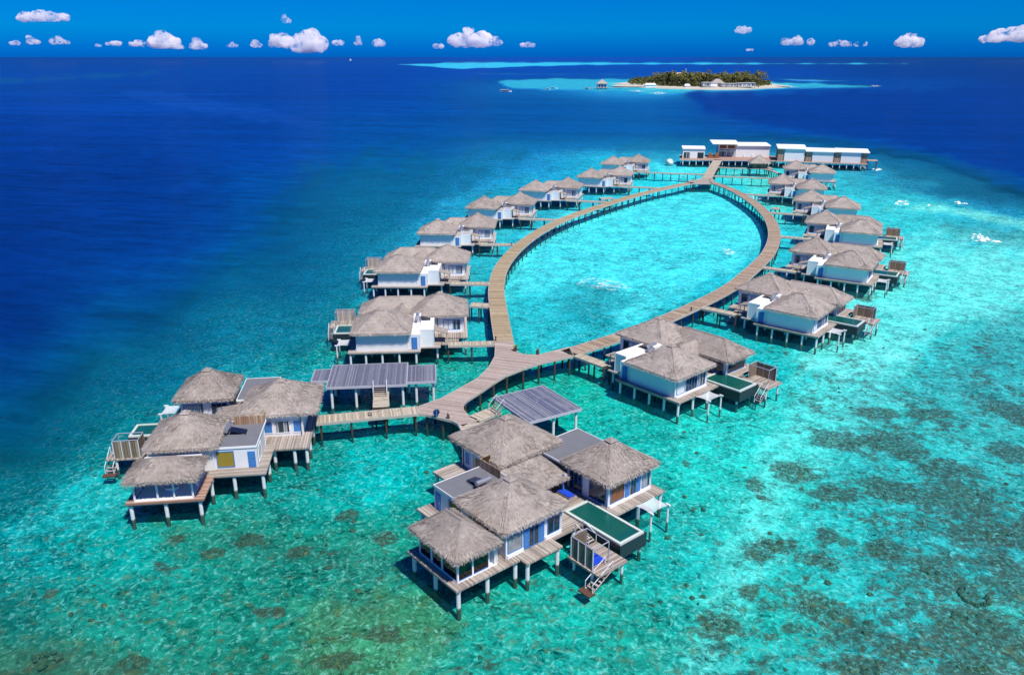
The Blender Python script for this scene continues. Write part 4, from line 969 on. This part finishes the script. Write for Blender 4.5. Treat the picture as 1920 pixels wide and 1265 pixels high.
T=thing('bag','upright black bag with raised handle on the junction deck edge','bag',P(840.5,784,2.3),0)
mb=MB(); mb.hexa([(-.22,-.16,0),(.22,-.16,0),(.22,.16,0),(-.22,.16,0)],[(-.18,-.10,.72),(.14,-.10,.60),(.14,.10,.60),(-.18,.10,.72)]); mb.build('body','dark_metal',T)
mb=MB(); mb.tube((-.1,0,.68),(-.03,0,1.0),.025,.025,6); mb.tube((-.03,0,1.0),(.1,0,1.08),.03,.03,6); mb.build('handle','dark_metal',T)
# coiled rope on jetty
T=thing('coiled_hose','thin dark hose looped on the jetty to the far left villa','hose',P(692.5,778,2.3),0)
mb=MB(); pts=[Vector((.25*math.cos(t)*(1.2 if t>3 else .8)+.1*math.sin(t*2.3),.75*math.sin(t*.5)-.2+.35*math.sin(t),.04+.01*t)) for t in [k*.35 for k in range(24)]]
for a,b in zip(pts,pts[1:]): mb.tube(a,b,.045,.045,5)
mb.build('hose','dark_metal',T)
def small_post(px,z,lab):
    p=P(*px,2.3); mb=MB(); mb.box(-.12,.12,-.12,.12,0,.75); mb.box(-.15,.15,-.15,.15,.753,.83)
    o=mb.build('bollard','dark_metal'); o.location=p; tag(o,lab,'bollard','bollards along the boardwalks')
for px,lab in (((1068.5,664),'small dark bollard on the junction deck beside the jetty to the nearest right villa'),((1296,583),'small dark bollard where the jetty to the second right villa leaves the boardwalk'),((959.5,461),'small dark bollard at the left boardwalk where the second left jetty meets it'),((929.5,638.5),'small dark bollard where the nearest left jetty meets the boardwalk'),((1299.5,338.5),'small dark bollard at the left side of the far junction deck'),((1331,339.5),'small dark bollard at the right side of the far junction deck')): small_post(px,0,lab)
def lounge(o,h,my,x,y,z,lab,cat='sun lounger',w=1.0,l=2.1,rot=0):
    p=world_of(o,h,my,x,y,z); T=thing('sun_lounger',lab,cat,p,R(90-h)+rot)
    mb=MB(); mb.box(-l/2,l/2,-w/2,w/2,.12,.22)
    for a in (-l/2+.08,l/2-.08):
        for b in (-w/2+.06,w/2-.06): mb.box(a-.04,a+.04,b-.04,b+.04,0,.12)
    mb.build('frame','beam_wood',T)
    mb=MB(); mb.box(-l/2+.04,l/2-.04,-w/2+.04,w/2-.04,.223,.38); mb.build('cushion','blue_cushion',T)
lounge(V2O,V2H,1,-1.7,9.8,2.3,'blue cushioned lounger on the courtyard deck beside the pool of the nearest villa')
lounge(V2O,V2H,1,8.55,3.8,1.6,'wide blue daybed mattress inside the slatted shade frame by the water stairs','daybed',1.7,1.9)
def bathtub(o,h,my,x,y,z,lab):
    T=thing('bathtub',lab,'bathtub',world_of(o,h,my,x,y,z),R(90-h))
    mb=MB(); n=20; rings_=[(.62,.30,0),(.95,.46,.5),(1.02,.52,.6),(.92,.42,.6),(.75,.34,.2)]; ids=[[mb.pt((a*math.cos(6.283*k/n),b*math.sin(6.283*k/n),zz)) for k in range(n)] for a,b,zz in rings_]
    for r in range(len(ids)-1):
        for k in range(n): mb.fi([ids[r][k],ids[r][(k+1)%n],ids[r+1][(k+1)%n],ids[r+1][k]])
    mb.fi(ids[-1]); mb.fi(ids[0][::-1]); mb.build('tub','gelcoat',T,False)
bathtub(V1O,V1H,-1,-.2,-8.1,2.42,'white oval bathtub in the open pavilion of the far left villa')
bathtub(V2O,V2H,1,-1.2,-7.8,2.42,'white bathtub behind glass in the nearest villa')

# ------------------------------------------------------------------ white pavilions beyond the lagoon
def pavilion(label,org,rot,W,D,H1,H2,parts,over=.5,ztop=None):
    T=thing('white_pavilion',label,'pavilion',(org[0],org[1],0),rot)
    return T
def roofslab(T,x0,x1,y0,y1,z0,z1,m='white_roof'):
    mb=MB(); mb.hexa([(x0,y0,z0-.35),(x1,y0,z0-.35),(x1,y1,z1-.35),(x0,y1,z1-.35)],[(x0,y0,z0),(x1,y0,z0),(x1,y1,z1),(x0,y1,z1)]); mb.build('roof',m,T)
def bigdeck(name,label,poly,piles_n,rotdeg=0):
    T=slab('waterside_deck',label,'deck',poly,2.3,'deck_brown',[],None,'pile_white')
    o=T.location; n=len(poly)
    for k in range(n):
        a=Vector((*poly[k],0)); b=Vector((*poly[(k+1)%n],0)); m_=max(1,int((b-a).length/3.1))
        for i in range(m_):
            p=a.lerp(b,(i+.3)/m_); c_=Vector((o.x,o.y,0)); p=p+(c_-p).normalized()*.5
            mb=MB(); mb.tube((p.x-o.x,p.y-o.y,-2),(p.x-o.x,p.y-o.y,2.0),.24,.24,8); mb.build('pile','pile_white',T)
    return T
bigdeck('deck','brown timber deck on white piles under the white pavilions, left part',[(82.3,396.6),(127.2,391.8),(131.5,412.5),(86.5,418)],0)
bigdeck('deck','brown timber deck on white piles under the wood-clad white buildings, right part',[(127.6,391.6),(166.8,379.6),(172.5,400.5),(131.8,412.3)],0)
T=pavilion('small white pavilion with two dark windows at the left end of the far deck',(84.8,403.2),R(-8),0,0,0,0,None)
wallbox(1,0,10.6,0,7,2.3,6.8,T,'white_paint'); roofslab(T,-.3,10.9,-.5,7.5,7.15,7.65)
window(1,'y',0,-1,.5,3.5,2.4,5.2,T,1,'dark_metal'); window(1,'y',0,-1,7.2,10.2,2.4,5.2,T,1,'dark_metal'); window(1,'x',0,-1,1,6,2.4,5.2,T,2,'dark_metal'); window(1,'x',10.6,1,1,6,2.4,5.2,T,2,'dark_metal')
T=pavilion('tall glass-fronted white pavilion with a high overhanging roof',(104,409.5),R(-7),0,0,0,0,None)
wallbox(1,0,8.2,0,9,2.3,8.6,T,'white_paint'); roofslab(T,-3.6,9.4,-4.2,10,9.1,9.6)
window(1,'y',0,-1,.4,4.0,2.5,5.0,T,1,'white_paint'); window(1,'y',0,-1,4.3,8.0,2.4,5.0,T,5,'white_paint'); window(1,'y',0,-1,.4,4.0,6.2,8.2,T,1,'white_paint','interior_wood'); window(1,'y',0,-1,4.3,8.0,6.2,8.2,T,1,'white_paint','interior_wood'); window(1,'y',0,-1,.4,8.0,5.2,6.0,T,2,'white_paint')
window(1,'x',0,-1,.6,8,2.5,8,T,3,'white_paint')
T=pavilion('long low white hall joined to the tall glass-fronted pavilion',(112.4,408.2),R(-5),0,0,0,0,None)
wallbox(1,0,16.5,0,10,2.3,7.7,T); roofslab(T,-.2,16.9,-.8,10.6,8.05,8.55)
for x in (4.0,8.2): trim(1,'y',0,-1,x,x+.5,2.3,3.4,T,'lamp_post','white_paint',.4)
T=pavilion('wood-clad white building with the higher roof, first of the right group',(128.9,393.4),R(-14),0,0,0,0,None)
wallbox(1,0,3,0,12,2.3,7.9,T,'wood_cladding'); wallbox(1,3.06,12.2,-.3,12,2.3,7.9,T); roofslab(T,-.4,13,-1,13,8.3,8.9)
T=pavilion('wood-clad white building in the middle of the right group, under a long white roof',(141.3,390.2),R(-17.5),0,0,0,0,None)
wallbox(1,0,3,0,11,2.3,6.9,T,'wood_cladding'); wallbox(1,3.06,12.4,-.3,11,2.3,6.9,T); roofslab(T,-.3,13.2,-.9,12,7.3,7.7)
T=pavilion('wood-clad white building at the right end of the far deck',(154.0,386.2),R(-17.5),0,0,0,0,None)
wallbox(1,-.6,2.5,0,11,2.3,7.0,T,'wood_cladding'); wallbox(1,2.56,11.2,-.3,11,2.3,7.0,T); wallbox(1,11.26,14.2,0,11,2.3,7.0,T,'wood_cladding'); roofslab(T,-.1,14.9,-.95,11.6,7.45,7.95)
T=thing('side_deck','small brown deck with dark posts off the right end of the far building','deck',(170,387,0),R(-17))
mb=MB(); mb.box(0,4.5,0,4,2.9,3.1); mb.build('deck','tin_red',T)
for x in (.3,4.2):
    for y in (.3,3.7): mb=MB(); mb.tube((x,y,-1),(x,y,2.9),.15,.15,6); mb.build('post','pile_wood',T)
T=thing('folded_umbrellas','dark brown shade seats between the small and tall white pavilions','shade seat',(97.6,404,2.3),R(-8))
for k in range(2):
    mb=MB(); mb.hexa([(k*3.1,0,0),(k*3.1+2.6,0,0),(k*3.1+2.6,2.4,0),(k*3.1,2.4,0)],[(k*3.1+.4,.3,2.0),(k*3.1+2.2,.3,2.0),(k*3.1+2.2,2,2.2),(k*3.1+.4,2,2.2)]); mb.build('seat','interior_wood',T)
T=thing('rock','pale grey boulder in the water at the left end of the far deck','rock',(78.6,403,0),0)
bm=bmesh.new(); bmesh.ops.create_icosphere(bm,subdivisions=3,radius=1)
for v in bm.verts: v.co=Vector((v.co.x*2.0,v.co.y*2.4,v.co.z*1.7+.3))*(1+.25*mn.noise(v.co*1.3))
me=bpy.data.meshes.new('boulder'); bm.to_mesh(me); bm.free(); me.materials.append(M['pool_rim']); o_=bpy.data.objects.new('boulder',me); C.objects.link(o_); o_.parent=T
# round thatched hut on its jetty
T=thing('thatched_hut','small thatched hut with timber walls on a slim jetty before the pavilions','hut',(112,366.8,0),R(-5))
wallbox(1,-3.3,3.3,-2.6,2.6,2.3,5.0,T,'louvre'); hip_roof(1,0,0,4.7,4.0,4.9,3.1,rx=.3,parent=T,tufts=150,cap=False)
deck(1,[(-4.5,6,-3.4,3.2)],T)
for x in (-4,0,5.4):
    for y in (-2.9,2.7): pile(1,x,y,T,m='pile_wood')
walkway('jetty','slim jetty running right from the pale boardwalk to the thatched hut','jetty',[P(1347,313.5,2.3),P(1375,315,2.3),P(1408,315.5,2.3)],1.6,'jetty_planks',pile_step=3,join=False)
walkway('jetty','slim jetty from the thatched hut towards the farthest right villa','jetty',[P(1434,317.5,2.3),P(1448,320,2.3),P(1462,326,2.3)],1.6,'jetty_planks',pile_step=3,join=False)

# ------------------------------------------------------------------ palm island
def island():
    mb=MB(); n=90; cx,cy,a,b=352,1590,134,200
    ids=[]
    for r,(k,z) in enumerate(((1.18,-1.5),(1.06,.1),(.98,.9),(.8,1.8),(.4,2.2))):
        row=[]
        for i in range(n):
            t=6.283*i/n; w_=1+.05*math.sin(3*t+1)+.03*math.sin(7*t)
            row.append(mb.pt((cx+a*k*w_*math.cos(t),cy+b*k*w_*math.sin(t),z)))
        ids.append(row)
    for r in range(4):
        for i in range(n): mb.fi([ids[r][i],ids[r][(i+1)%n],ids[r+1][(i+1)%n],ids[r+1][i]])
    mb.fi(ids[-1]); 
    for side,x0,L in ((-1,cx-a*.92,42),(1,cx+a*.92,15)):   # sand spits
        i=[]; y0=1495
        for k in range(16):
            t=6.283*k/16; i.append(mb.pt((x0+side*L*.5+L*.75*math.cos(t),y0+30*math.sin(t)-10,.45)))
        mb.fi(i)
    return tag(mb.build('island',['sand'],None,True),kind='structure')
island()
def palm_proto(h,seed):
    random.seed(seed); T=thing('palm_tree','green coconut palm on the distant island','palm tree',(0,0,0),0,'coconut palms covering the distant island')
    mb=MB(); p=Vector((0,0,0)); d=Vector((jit(.15),jit(.15),1))
    for k in range(5):
        q=p+d.normalized()*h/5; mb.tube(p,q,.32-.04*k,.28-.04*k,6,cap=False); p=q; d+=Vector((jit(.06),jit(.06),0))
    mb.build('trunk','trunk',T)
    mb=MB()
    for k in range(26):
        a=k*2.4+jit(.3); e=random.uniform(-.35,1.1); L=random.uniform(3.6,5.2); u=Vector((math.cos(a),math.sin(a),0)); s=Vector((-u.y,u.x,0)); prev=(p,.25); 
        for j in range(1,5):
            t=j/4; q=p+u*L*t*math.cos(e*.6)+Vector((0,0,L*(math.sin(e)*t-.62*t*t))); wv_=(.75 if j<3 else .5 if j<4 else .06)
            pq,pw2=prev; dr=Vector((0,0,-.35)); mb.face([pq,pq-s*pw2+dr*pw2,q-s*wv_+dr*wv_,q]); mb.face([pq,q,q+s*wv_+dr*wv_,pq+s*pw2+dr*pw2]); prev=(q,wv_)
    mb.build('crown','palm_leaf',T); return T
PT=[palm_proto(h,k) for k,h in enumerate((13,15.5,17,19,14.5,18,21))]
random.seed(11); sp_=[]; cnt=0
cands=[]
for _ in range(9000):
    x=random.uniform(206,482); y=random.uniform(1425,1790); t=((x-352)/122)**2+((y-1590)/190)**2
    if t>.93: continue
    if all((x-a)**2+(y-b)**2>(6.2 if y<1500 else 12)**2 for a,b in cands[-300:]): cands.append((x,y))
cands.sort(key=lambda c:c[1]); cands=cands[:292]
for k,(x,y) in enumerate(cands):
    i=k%len(PT)
    if k<len(PT): PT[i].location=(x,y,1.2); PT[i].rotation_euler=(0,0,jit(3))
    else:
        r=copy_thing(PT[i],(x,y,1.2+random.uniform(0,1.0)),jit(3),PT[i]['label']); s=random.uniform(.8,1.15); r.scale=(s*1.1,s*1.1,s)
mb=MB(); random.seed(5)      # undergrowth and broad-leaved scrub between the palms
for _ in range(5200):
    x=random.uniform(203,484); y=random.uniform(1408,1790); t=((x-352)/127)**2+((y-1590)/193)**2
    if t>1: continue
    h=random.uniform(1.5,15)*(1.05-.6*t); s=random.uniform(1.0,2.4)
    c=Vector((x,y,1.2+h)); 
    for q in range(3):
        d=Vector((jit(1),jit(1),jit(.7))).normalized(); e=d.orthogonal().normalized(); f_=d.cross(e); o=c+Vector((jit(2),jit(2),jit(1.5)))
        mb.face([o+e*s,o+f_*s,o-e*s*.8,o-f_*s])
tag(mb.build('island_scrub','shrub_leaf'),'dense green scrub filling the island under the palms','scrub',kind='stuff')
plain('dull_white',(.50,.51,.52),.6,.2)
def ibox(label,x0,x1,y,dep,z0,z1,m='dull_white',win=2,rf='dull_white',cat='building',name='island_building',glassf=True):
    T=thing(name,label,cat,(x0,y,0),0); W=x1-x0
    wallbox(1,0,W,0,dep,z0,z1-.4,T,m); roofslab(T,-.8,W+.8,-1,dep+1,z1,z1,rf)
    if win:
        for k in range(win):
            a=W*(k+.12)/win; b=W*(k+.88)/win; window(1,'y',0,-1,a,b,z0+.8,z1-1.3,T,2,'white_paint',t=.3)
    if z0>1:
        for k in range(max(2,int(W/6))): mb=MB(); x=.8+(W-1.6)*k/(max(2,int(W/6))-1); mb.tube((x,1,-2),(x,1,z0),.4,.4,6); mb.build('pile','pile_wood',T)
    return T
Yb=1395
wx=lambda px:(px-960)/FOC*(Yb*cp+HC*sp)
ibox('white box building over the water with a big glass corner, leftmost before the island',wx(1318),wx(1331),Yb,16,2.2,9.2,win=1)
ibox('plain pale box building over the water, second from left before the island',wx(1331.5),wx(1344.5),Yb-1,16,2.2,9,'white_paint',0)
ibox('small low white building in the middle of the over-water group by the island',wx(1353),wx(1361),Yb,10,2.5,7.5,win=2)
ibox('white building with wide windows right of the middle by the island',wx(1362.5),wx(1381),Yb,14,2.2,7.4,win=3)
ibox('long dark-glazed white building at the right end of the over-water group',wx(1383),wx(1416),Yb,14,2.2,8.4,win=4)
T=thing('thatched_hall','dome-like grey thatched roof hall among the white buildings by the island','hall',((wx(1340)+wx(1361))/2,Yb+24,0),0)
wallbox(1,-9,9,-6,6,0,8,T,'cream_wall'); hip_roof(1,0,0,11.5,9,7.5,6.5,rx=3.5,ry=.5,parent=T,tufts=100,cap=False)
def hut_far(lab,px,y,z,w,m):
    T=thing('island_house',lab,'house',((px-960)/FOC*(y*cp+HC*sp),y,0),0); wallbox(1,-w,w,-4,4,0,z,T,'white_paint'); mb=MB(); mb.hexa([(-w-1,-5,z),(w+1,-5,z),(w+1,5,z),(-w-1,5,z)],[(-w*.8,-.5,z+2.6),(w*.8,-.5,z+2.6),(w*.8,.5,z+2.6),(-w*.8,.5,z+2.6)]); mb.build('roof',m,T)
hut_far('low white house among palms near the left shore of the island',1219,1420,4.5,9,'white_roof')
hut_far('small white house on the island shore left of the over-water buildings',1288,1412,3.5,4,'white_roof')
hut_far('pale tan roof showing above the palms left of the island centre',1276,1700,16.5,11,'tin_red')
hut_far('long tan roof showing above the palms at the island centre',1314,1700,16,13,'tin_red')
# kite-like white antenna above the trees
T=thing('mast','thin mast with curved white crosspiece rising above the island palms','mast',((1283-960)/FOC*(1600*cp+HC*sp),1600,0),0)
mb=MB(); mb.tube((0,0,0),(0,0,25),.25,.2,6); mb.build('pole','white_paint',T)
mb=MB(); pts=[Vector((2.2*math.sin(t),0,25+2.6*math.cos(t))) for t in [k*.3 for k in range(11)]]
for a,b in zip(pts,pts[1:]): mb.tube(a,b,.3,.3,5)
mb.build('crosspiece','white_paint',T)
# pier pavilion
T=thing('pier_pavilion','thatched open pavilion on piles at the end of the long island pier','pavilion',(148.5,1378,0),0)
for x in (-7,-2.4,2.4,7):
    for y in (-6,6): mb=MB(); mb.box(x-.5,x+.5,y-.5,y+.5,-2,8); mb.build('post','white_paint',T)
mb=MB(); mb.box(-9,9,-8,8,1.6,2.2); mb.build('deck','deck_planks',T); wallbox(1,-6.6,6,-5,5,2.2,6.4,T,'blue_paint')
hip_roof(1,0,0,10,8.5,8,6.5,parent=T,tufts=100)
walkway('pier','long slim pier from the thatched pavilion to the distant island','pier',[Vector((122,1366,1.6)),Vector((150,1366,1.6)),Vector((228,1420,1.6))],2.6,'jetty_planks',z=1.6,pile_step=6,join=False,maxp=60)
def boat(lab,px,py,L,B,cab,hd_=0,two=False):
    T=thing('motor_boat',lab,'boat',P(px,py,0),hd_)
    mb=MB(); sec=[(-.5,.8,.0),(-.2,1,0),(.15,1,.0),(.38,.6,.15),(.5,.05,.35)]; prev=None
    for u,wd,rz in sec:
        x=u*L; y=wd*B/2; zt=L*.085+rz*L*.10
        cur=[mb.pt(q) for q in ((x,-y*.6,-.3),(x,-y,zt),(x,0,zt+.02),(x,y,zt),(x,y*.6,-.3))]
        if prev:
            for k in range(4): mb.fi([prev[k],prev[k+1],cur[k+1],cur[k]])
        else: mb.fi(cur)
        prev=cur
    mb.build('hull','gelcoat',T)
    mb=MB(); z=L*.085; a,b=cab; mb.hexa([(a*L,-B*.4,z),(b*L,-B*.4,z),(b*L,B*.4,z),(a*L,B*.4,z)],[(a*L,-B*.36,z+1.5),(b*L-.8,-B*.36,z+1.5),(b*L-.8,B*.36,z+1.5),(a*L,B*.36,z+1.5)]); c_=mb.build('cabin','glass',T)
    mb=MB(); mb.box(a*L-.6,b*L+.2,-B*.44,B*.44,z+1.5,z+1.85); mb.build('roof','gelcoat',T)
boat('white ferry boat with long canopy, leftmost of the distant boats',948,172.5,18,4.6,(-.42,.28))
boat('small white speedboat, left one of the two close together',1027,168.6,8,2.8,(-.2,.2),.3)
boat('small white boat with low stern, right one of the two close together',1039.5,166.3,11,3,(-.45,-.12))
boat('white boat moored at the tip of the island pier',1101,167.4,9,3.4,(-.3,.25),-.5)
T=thing('sailing_boat','tiny white boat on the horizon left of centre','boat',P(679,107.6,0) if False else Vector((-2030,10600,0)),0)
mb=MB(); mb.hexa([(-16,-4,0),(14,-4,0),(14,4,0),(-16,4,0)],[(-19,-5,6),(20,-5,6),(20,5,6),(-19,5,6)]); mb.build('hull','gelcoat',T)
mb=MB(); mb.hexa([(-6,-3,6),(6,-3,6),(6,3,6),(-6,3,6)],[(-3,-2,22),(2,-2,22),(2,2,22),(-3,2,22)]); mb.build('superstructure','gelcoat',T)

# ------------------------------------------------------------------ surf and foam, plus sun glitter drawn as a white sheet
m=mat('foam_glitter'); g=G(m); p=g.pos(); f=g.noise(p,1.4,6,.7,.5); f2=g.noise(g.vec(p,(.5,1,1)),.5,4,.7)
a=g.mapr(g.math('ADD',g.math('MULTIPLY',f,.6),g.math('MULTIPLY',f2,.5)),.55,.70,0,.85)
df=g.N('ShaderNodeBsdfDiffuse',{'Color':(.88,.92,.93,1)}); tr=g.N('ShaderNodeBsdfTransparent'); ms=g.N('ShaderNodeMixShader',{0:a,1:tr.outputs[0],2:df.outputs[0]}); g.N('ShaderNodeOutputMaterial',{0:ms.outputs[0]}); M['foam_glitter']=m
plain('foam_thick',(.85,.88,.88),.9,.1,0,.15,3)
mb=MB(); random.seed(3)
def foam_glitter(poly,dense,h=.35,mi=0):
    q=[P(a,b,0) for a,b in pl(poly)]
    mb.f.append([mb.pt((v.x,v.y,.03)) for v in q]); mb.mi.append(0)
    xs=[v.x for v in q]; ys=[v.y for v in q]
    for _ in range(dense//2):
        i=random.randrange(len(q)); a=q[i].lerp(q[(i+1)%len(q)],random.random()); c_=Vector((sum(xs)/len(xs),sum(ys)/len(ys),0)); o=c_.lerp(a,random.random()**.6)
        r=random.uniform(.12,.45); n=6; zc=random.uniform(.1,h); t=mb.pt((o.x,o.y,zc)); ids=[mb.pt((o.x+r*2.2*math.cos(6.28*k/n)*random.uniform(.6,1),o.y+r*math.sin(6.28*k/n)*random.uniform(.6,1),.0)) for k in range(n)]
        for k in range(n): mb.fi([ids[k],ids[(k+1)%n],t],1)
foam_glitter('1818,444 1828,438 1842,440 1856,447 1880,455 1862,455 1838,453 1826,451',45,.6)
foam_glitter('1675,383 1684,376 1702,376 1706,383 1690,386',22,.5)
foam_glitter('1785,379 1797,377 1815,382 1800,383',25,.4); foam_glitter('1738,383 1748,384 1742,386',8,.3)
foam_glitter('1080,533 1092,522 1120,520 1160,528 1185,540 1150,545 1110,540',0)  # sun glitter on the lagoon, painted as a thin white sheet
foam_glitter('1350,464 1368,468 1380,474 1368,478 1356,472',6,.2); foam_glitter('1400,366 1428,372 1424,378 1398,374',12,.25)
foam_glitter('1215,174 1238,172 1252,175 1236,178',40,1.2); foam_glitter('1176,170 1200,169 1212,172 1190,173',20,1.2); foam_glitter('1630,161 1642,160 1654,162 1640,163',25,1.5); foam_glitter('1636,317 1646,315 1656,318 1644,320',18,.6); foam_glitter('1460,163 1490,162 1500,164 1470,165',12,1)
o=mb.build('surf_foam_glitter',['foam_glitter','foam_thick']); tag(o,kind='stuff')

# ------------------------------------------------------------------ coral heads on the reef flat
m=mat('coral'); g=G(m); p=g.pos(); f=g.noise(p,1.6,6,.7); g.out(g.ramp(f,[(.3,(.015,.075,.06)),(.55,(.05,.11,.065)),(.75,(.22,.25,.10))]),1,None,0); M['coral']=m
mb=MB(); random.seed(21)
def lump(x,y,r,h,zb=-1.5):
    n=9; top=mb.pt((x,y,zb+h)); prev=None; rows=[]
    for k,(rr,hh) in enumerate(((1,0),(.85,.55),(.5,.88))):
        rows.append([mb.pt((x+r*rr*math.cos(6.28*i/n)*random.uniform(.45,1.3),y+r*rr*math.sin(6.28*i/n)*random.uniform(.45,1.3),zb+h*hh*random.uniform(.8,1.1))) for i in range(n)])
    for a in range(2):
        for i in range(n): mb.fi([rows[a][i],rows[a][(i+1)%n],rows[a+1][(i+1)%n],rows[a+1][i]])
    for i in range(n): mb.fi([rows[2][i],rows[2][(i+1)%n],top])
def patch(px,py,rx,ry,n):
    c_=P(px,py,-1.2); w_=(P(px+rx,py,-1.2)-c_).length; h_=abs(P(px,py-ry,-1.2).y-c_.y)
    for _ in range(n//2+1):
        a=random.random()*6.28; r=random.random()**.6; lump(c_.x+w_*r*math.cos(a),c_.y+h_*r*math.sin(a),random.uniform(.15,.5),random.uniform(.15,.5))
for q in CORAL: patch(*q)
for k in range(26):       # the horseshoe shaped colony
    t=.6+k/25*4.6; c_=P(1826,1118,-1.2); lump(c_.x+1.35*math.cos(t+1.2)*random.uniform(.85,1.1),c_.y+1.35*math.sin(t+1.2)*random.uniform(.85,1.1),random.uniform(.2,.42),.6)
for k in range(500):
    y=random.uniform(46,150); x=random.uniform(-.72,.72)*y
    if mn.noise(Vector((x*.09,y*.09,3)))+(.12 if x>y*.12+8 else -.02)+(.1 if y<72 else 0)<.14: continue
    lump(x,y,random.uniform(.12,.42),random.uniform(.12,.4),-1.35)
tag(mb.build('coral_reef','coral'),'dark coral heads scattered over the pale reef flat','coral reef',kind='stuff')

# ------------------------------------------------------------------ clouds
m=mat('cloud'); g=G(m); o=g.pos()
n1=g.noise(o,.0075,7,.68,.5); n2=g.noise(o,.03,4,.6)
dn=g.mapr(g.math('ADD',g.math('MULTIPLY',n1,.75),g.math('MULTIPLY',n2,.25)),.45,.62,0,.055)
pv=g.N('ShaderNodeVolumePrincipled',{'Color':(1,.975,.97,1),'Density':dn,'Anisotropy':0.0}); g.N('ShaderNodeOutputMaterial',{'Volume':pv.outputs[0]}); M['cloud']=m
sc.cycles.volume_bounces=10; sc.cycles.volume_step_rate=1.0
m=mat('cloud_thin'); g=G(m); lw=g.N('ShaderNodeLayerWeight',{'Blend':.5}).outputs['Facing']; n1=g.noise(g.pos(),.004,6,.7)
a=g.math('SUBTRACT',g.math('ADD',g.math('MULTIPLY',g.math('SUBTRACT',1,lw),.75),g.math('MULTIPLY',n1,1.0)),.78,clamp=True)
df=g.N('ShaderNodeBsdfDiffuse',{'Color':(.30,.36,.66,1)}); tr=g.N('ShaderNodeBsdfTransparent'); ms=g.N('ShaderNodeMixShader',{0:a,1:tr.outputs[0],2:df.outputs[0]}); g.N('ShaderNodeOutputMaterial',{0:ms.outputs[0]}); M['cloud_thin']=m
def cloud(px,py,wpx,hpx,label,seed,m='cloud',D=11000.,blobs=None):
    """a cumulus D metres away; base at py+hpx/2"""
    random.seed(seed); de=D*cp
    def at(x,y):
        u=(x-960)/FOC; v=(y-632.5)/FOC; k=D/(cp-v*sp); return Vector((k*u,D,HC-k*(sp+v*cp)))
    c0=at(px,py+hpx*.5); s=D/FOC*1.06; W=wpx*s; H=hpx*s
    bm=bmesh.new()
    blobs=blobs or [(random.uniform(-.42,.42),None) for _ in range(int(6+wpx/7))]
    for bx,bh in blobs:
        env=(1-abs(bx)*1.7)*random.uniform(.45,1.0) if bh is None else bh
        r=H*.30*random.uniform(.7,1.15); r=min(r,W*.3); r*=1.15; top=max(r*.6,H*env-r*.7)
        for lvl in range(max(1,int(top/(r*.7)))):
            rr=r*random.uniform(.75,1.1); M4=__import__('mathutils').Matrix.Translation(Vector((bx*W+jit(.12)*r,jit(.8)*r*2,rr*.55+lvl*r*.68)))@__import__('mathutils').Matrix.Diagonal((rr*1.15,rr*1.3,rr*.9,1))
            bmesh.ops.create_icosphere(bm,subdivisions=3,radius=1,matrix=M4)
    for v in bm.verts:
        q=v.co/(H*.5+30); k=mn.fractal(q*2.2,1.0,2.0,4); v.co+=Vector((mn.noise(q*3+Vector((9,0,0))),mn.noise(q*3+Vector((0,7,0))),mn.noise(q*3)))*H*.10+v.co.normalized()*k*H*.06
    me=bpy.data.meshes.new('cloud'); bm.to_mesh(me); bm.free(); me.materials.append(M[m]); me.polygons.foreach_set('use_smooth',[True]*len(me.polygons))
    o=bpy.data.objects.new('cloud',me); C.objects.link(o); o.location=c0; tag(o,label,'cloud',None,'structure'); return o
for i,q in enumerate([(80,26,118,24,'broad flat white cloud at the top left corner'),(62,74,24,16,'small puff under the broad flat cloud'),(30,78,30,12,'low wisp at far left'),(112,74,38,16,'ragged cloud near left'),(213,78,26,14,'small leaning cloud'),(182,84,14,7,'tiny puff'),(258,74,20,24,'upright small cloud'),
  (306,67,46,40,'tall bright cumulus left of centre'),(336,84,16,14,'small puff right of the tall cumulus'),(370,80,24,22,'faint ragged cloud'),(436,82,18,12,'round small puff'),(480,80,18,16,'small puff'),(525,72,54,30,'broad cumulus beside the brightest one'),(537,32,14,20,'small high puff'),
  (584,72,56,44,'tall bright cumulus near centre left'),(634,76,18,16,'small round puff'),(672,76,12,16,'small faint puff'),(714,78,24,16,'small cloud by the horizon'),(822,84,16,12,'tiny cloud left of the large cumulus'),(878,66,76,38,'largest cumulus with a rounded heap'),(925,72,26,24,'right lobe of the largest cumulus'),
  (990,82,32,12,'low small cloud right of centre'),(1388,52,40,18,'lone purple-white cloud high right of centre'),(1500,73,74,20,'flat-based long cloud'),(1590,78,80,16,'long low cloud'),(1702,72,60,28,'pale wide cloud'),(1865,68,54,20,'bright cloud low right'),(1905,58,60,34,'big bright cumulus at the right edge'),(1405,92,12,7,'tiny white puff near the horizon right of centre')]):
    cloud(q[0],q[1],q[2]*.80,q[3]*.98,q[4],100+i,'cloud')
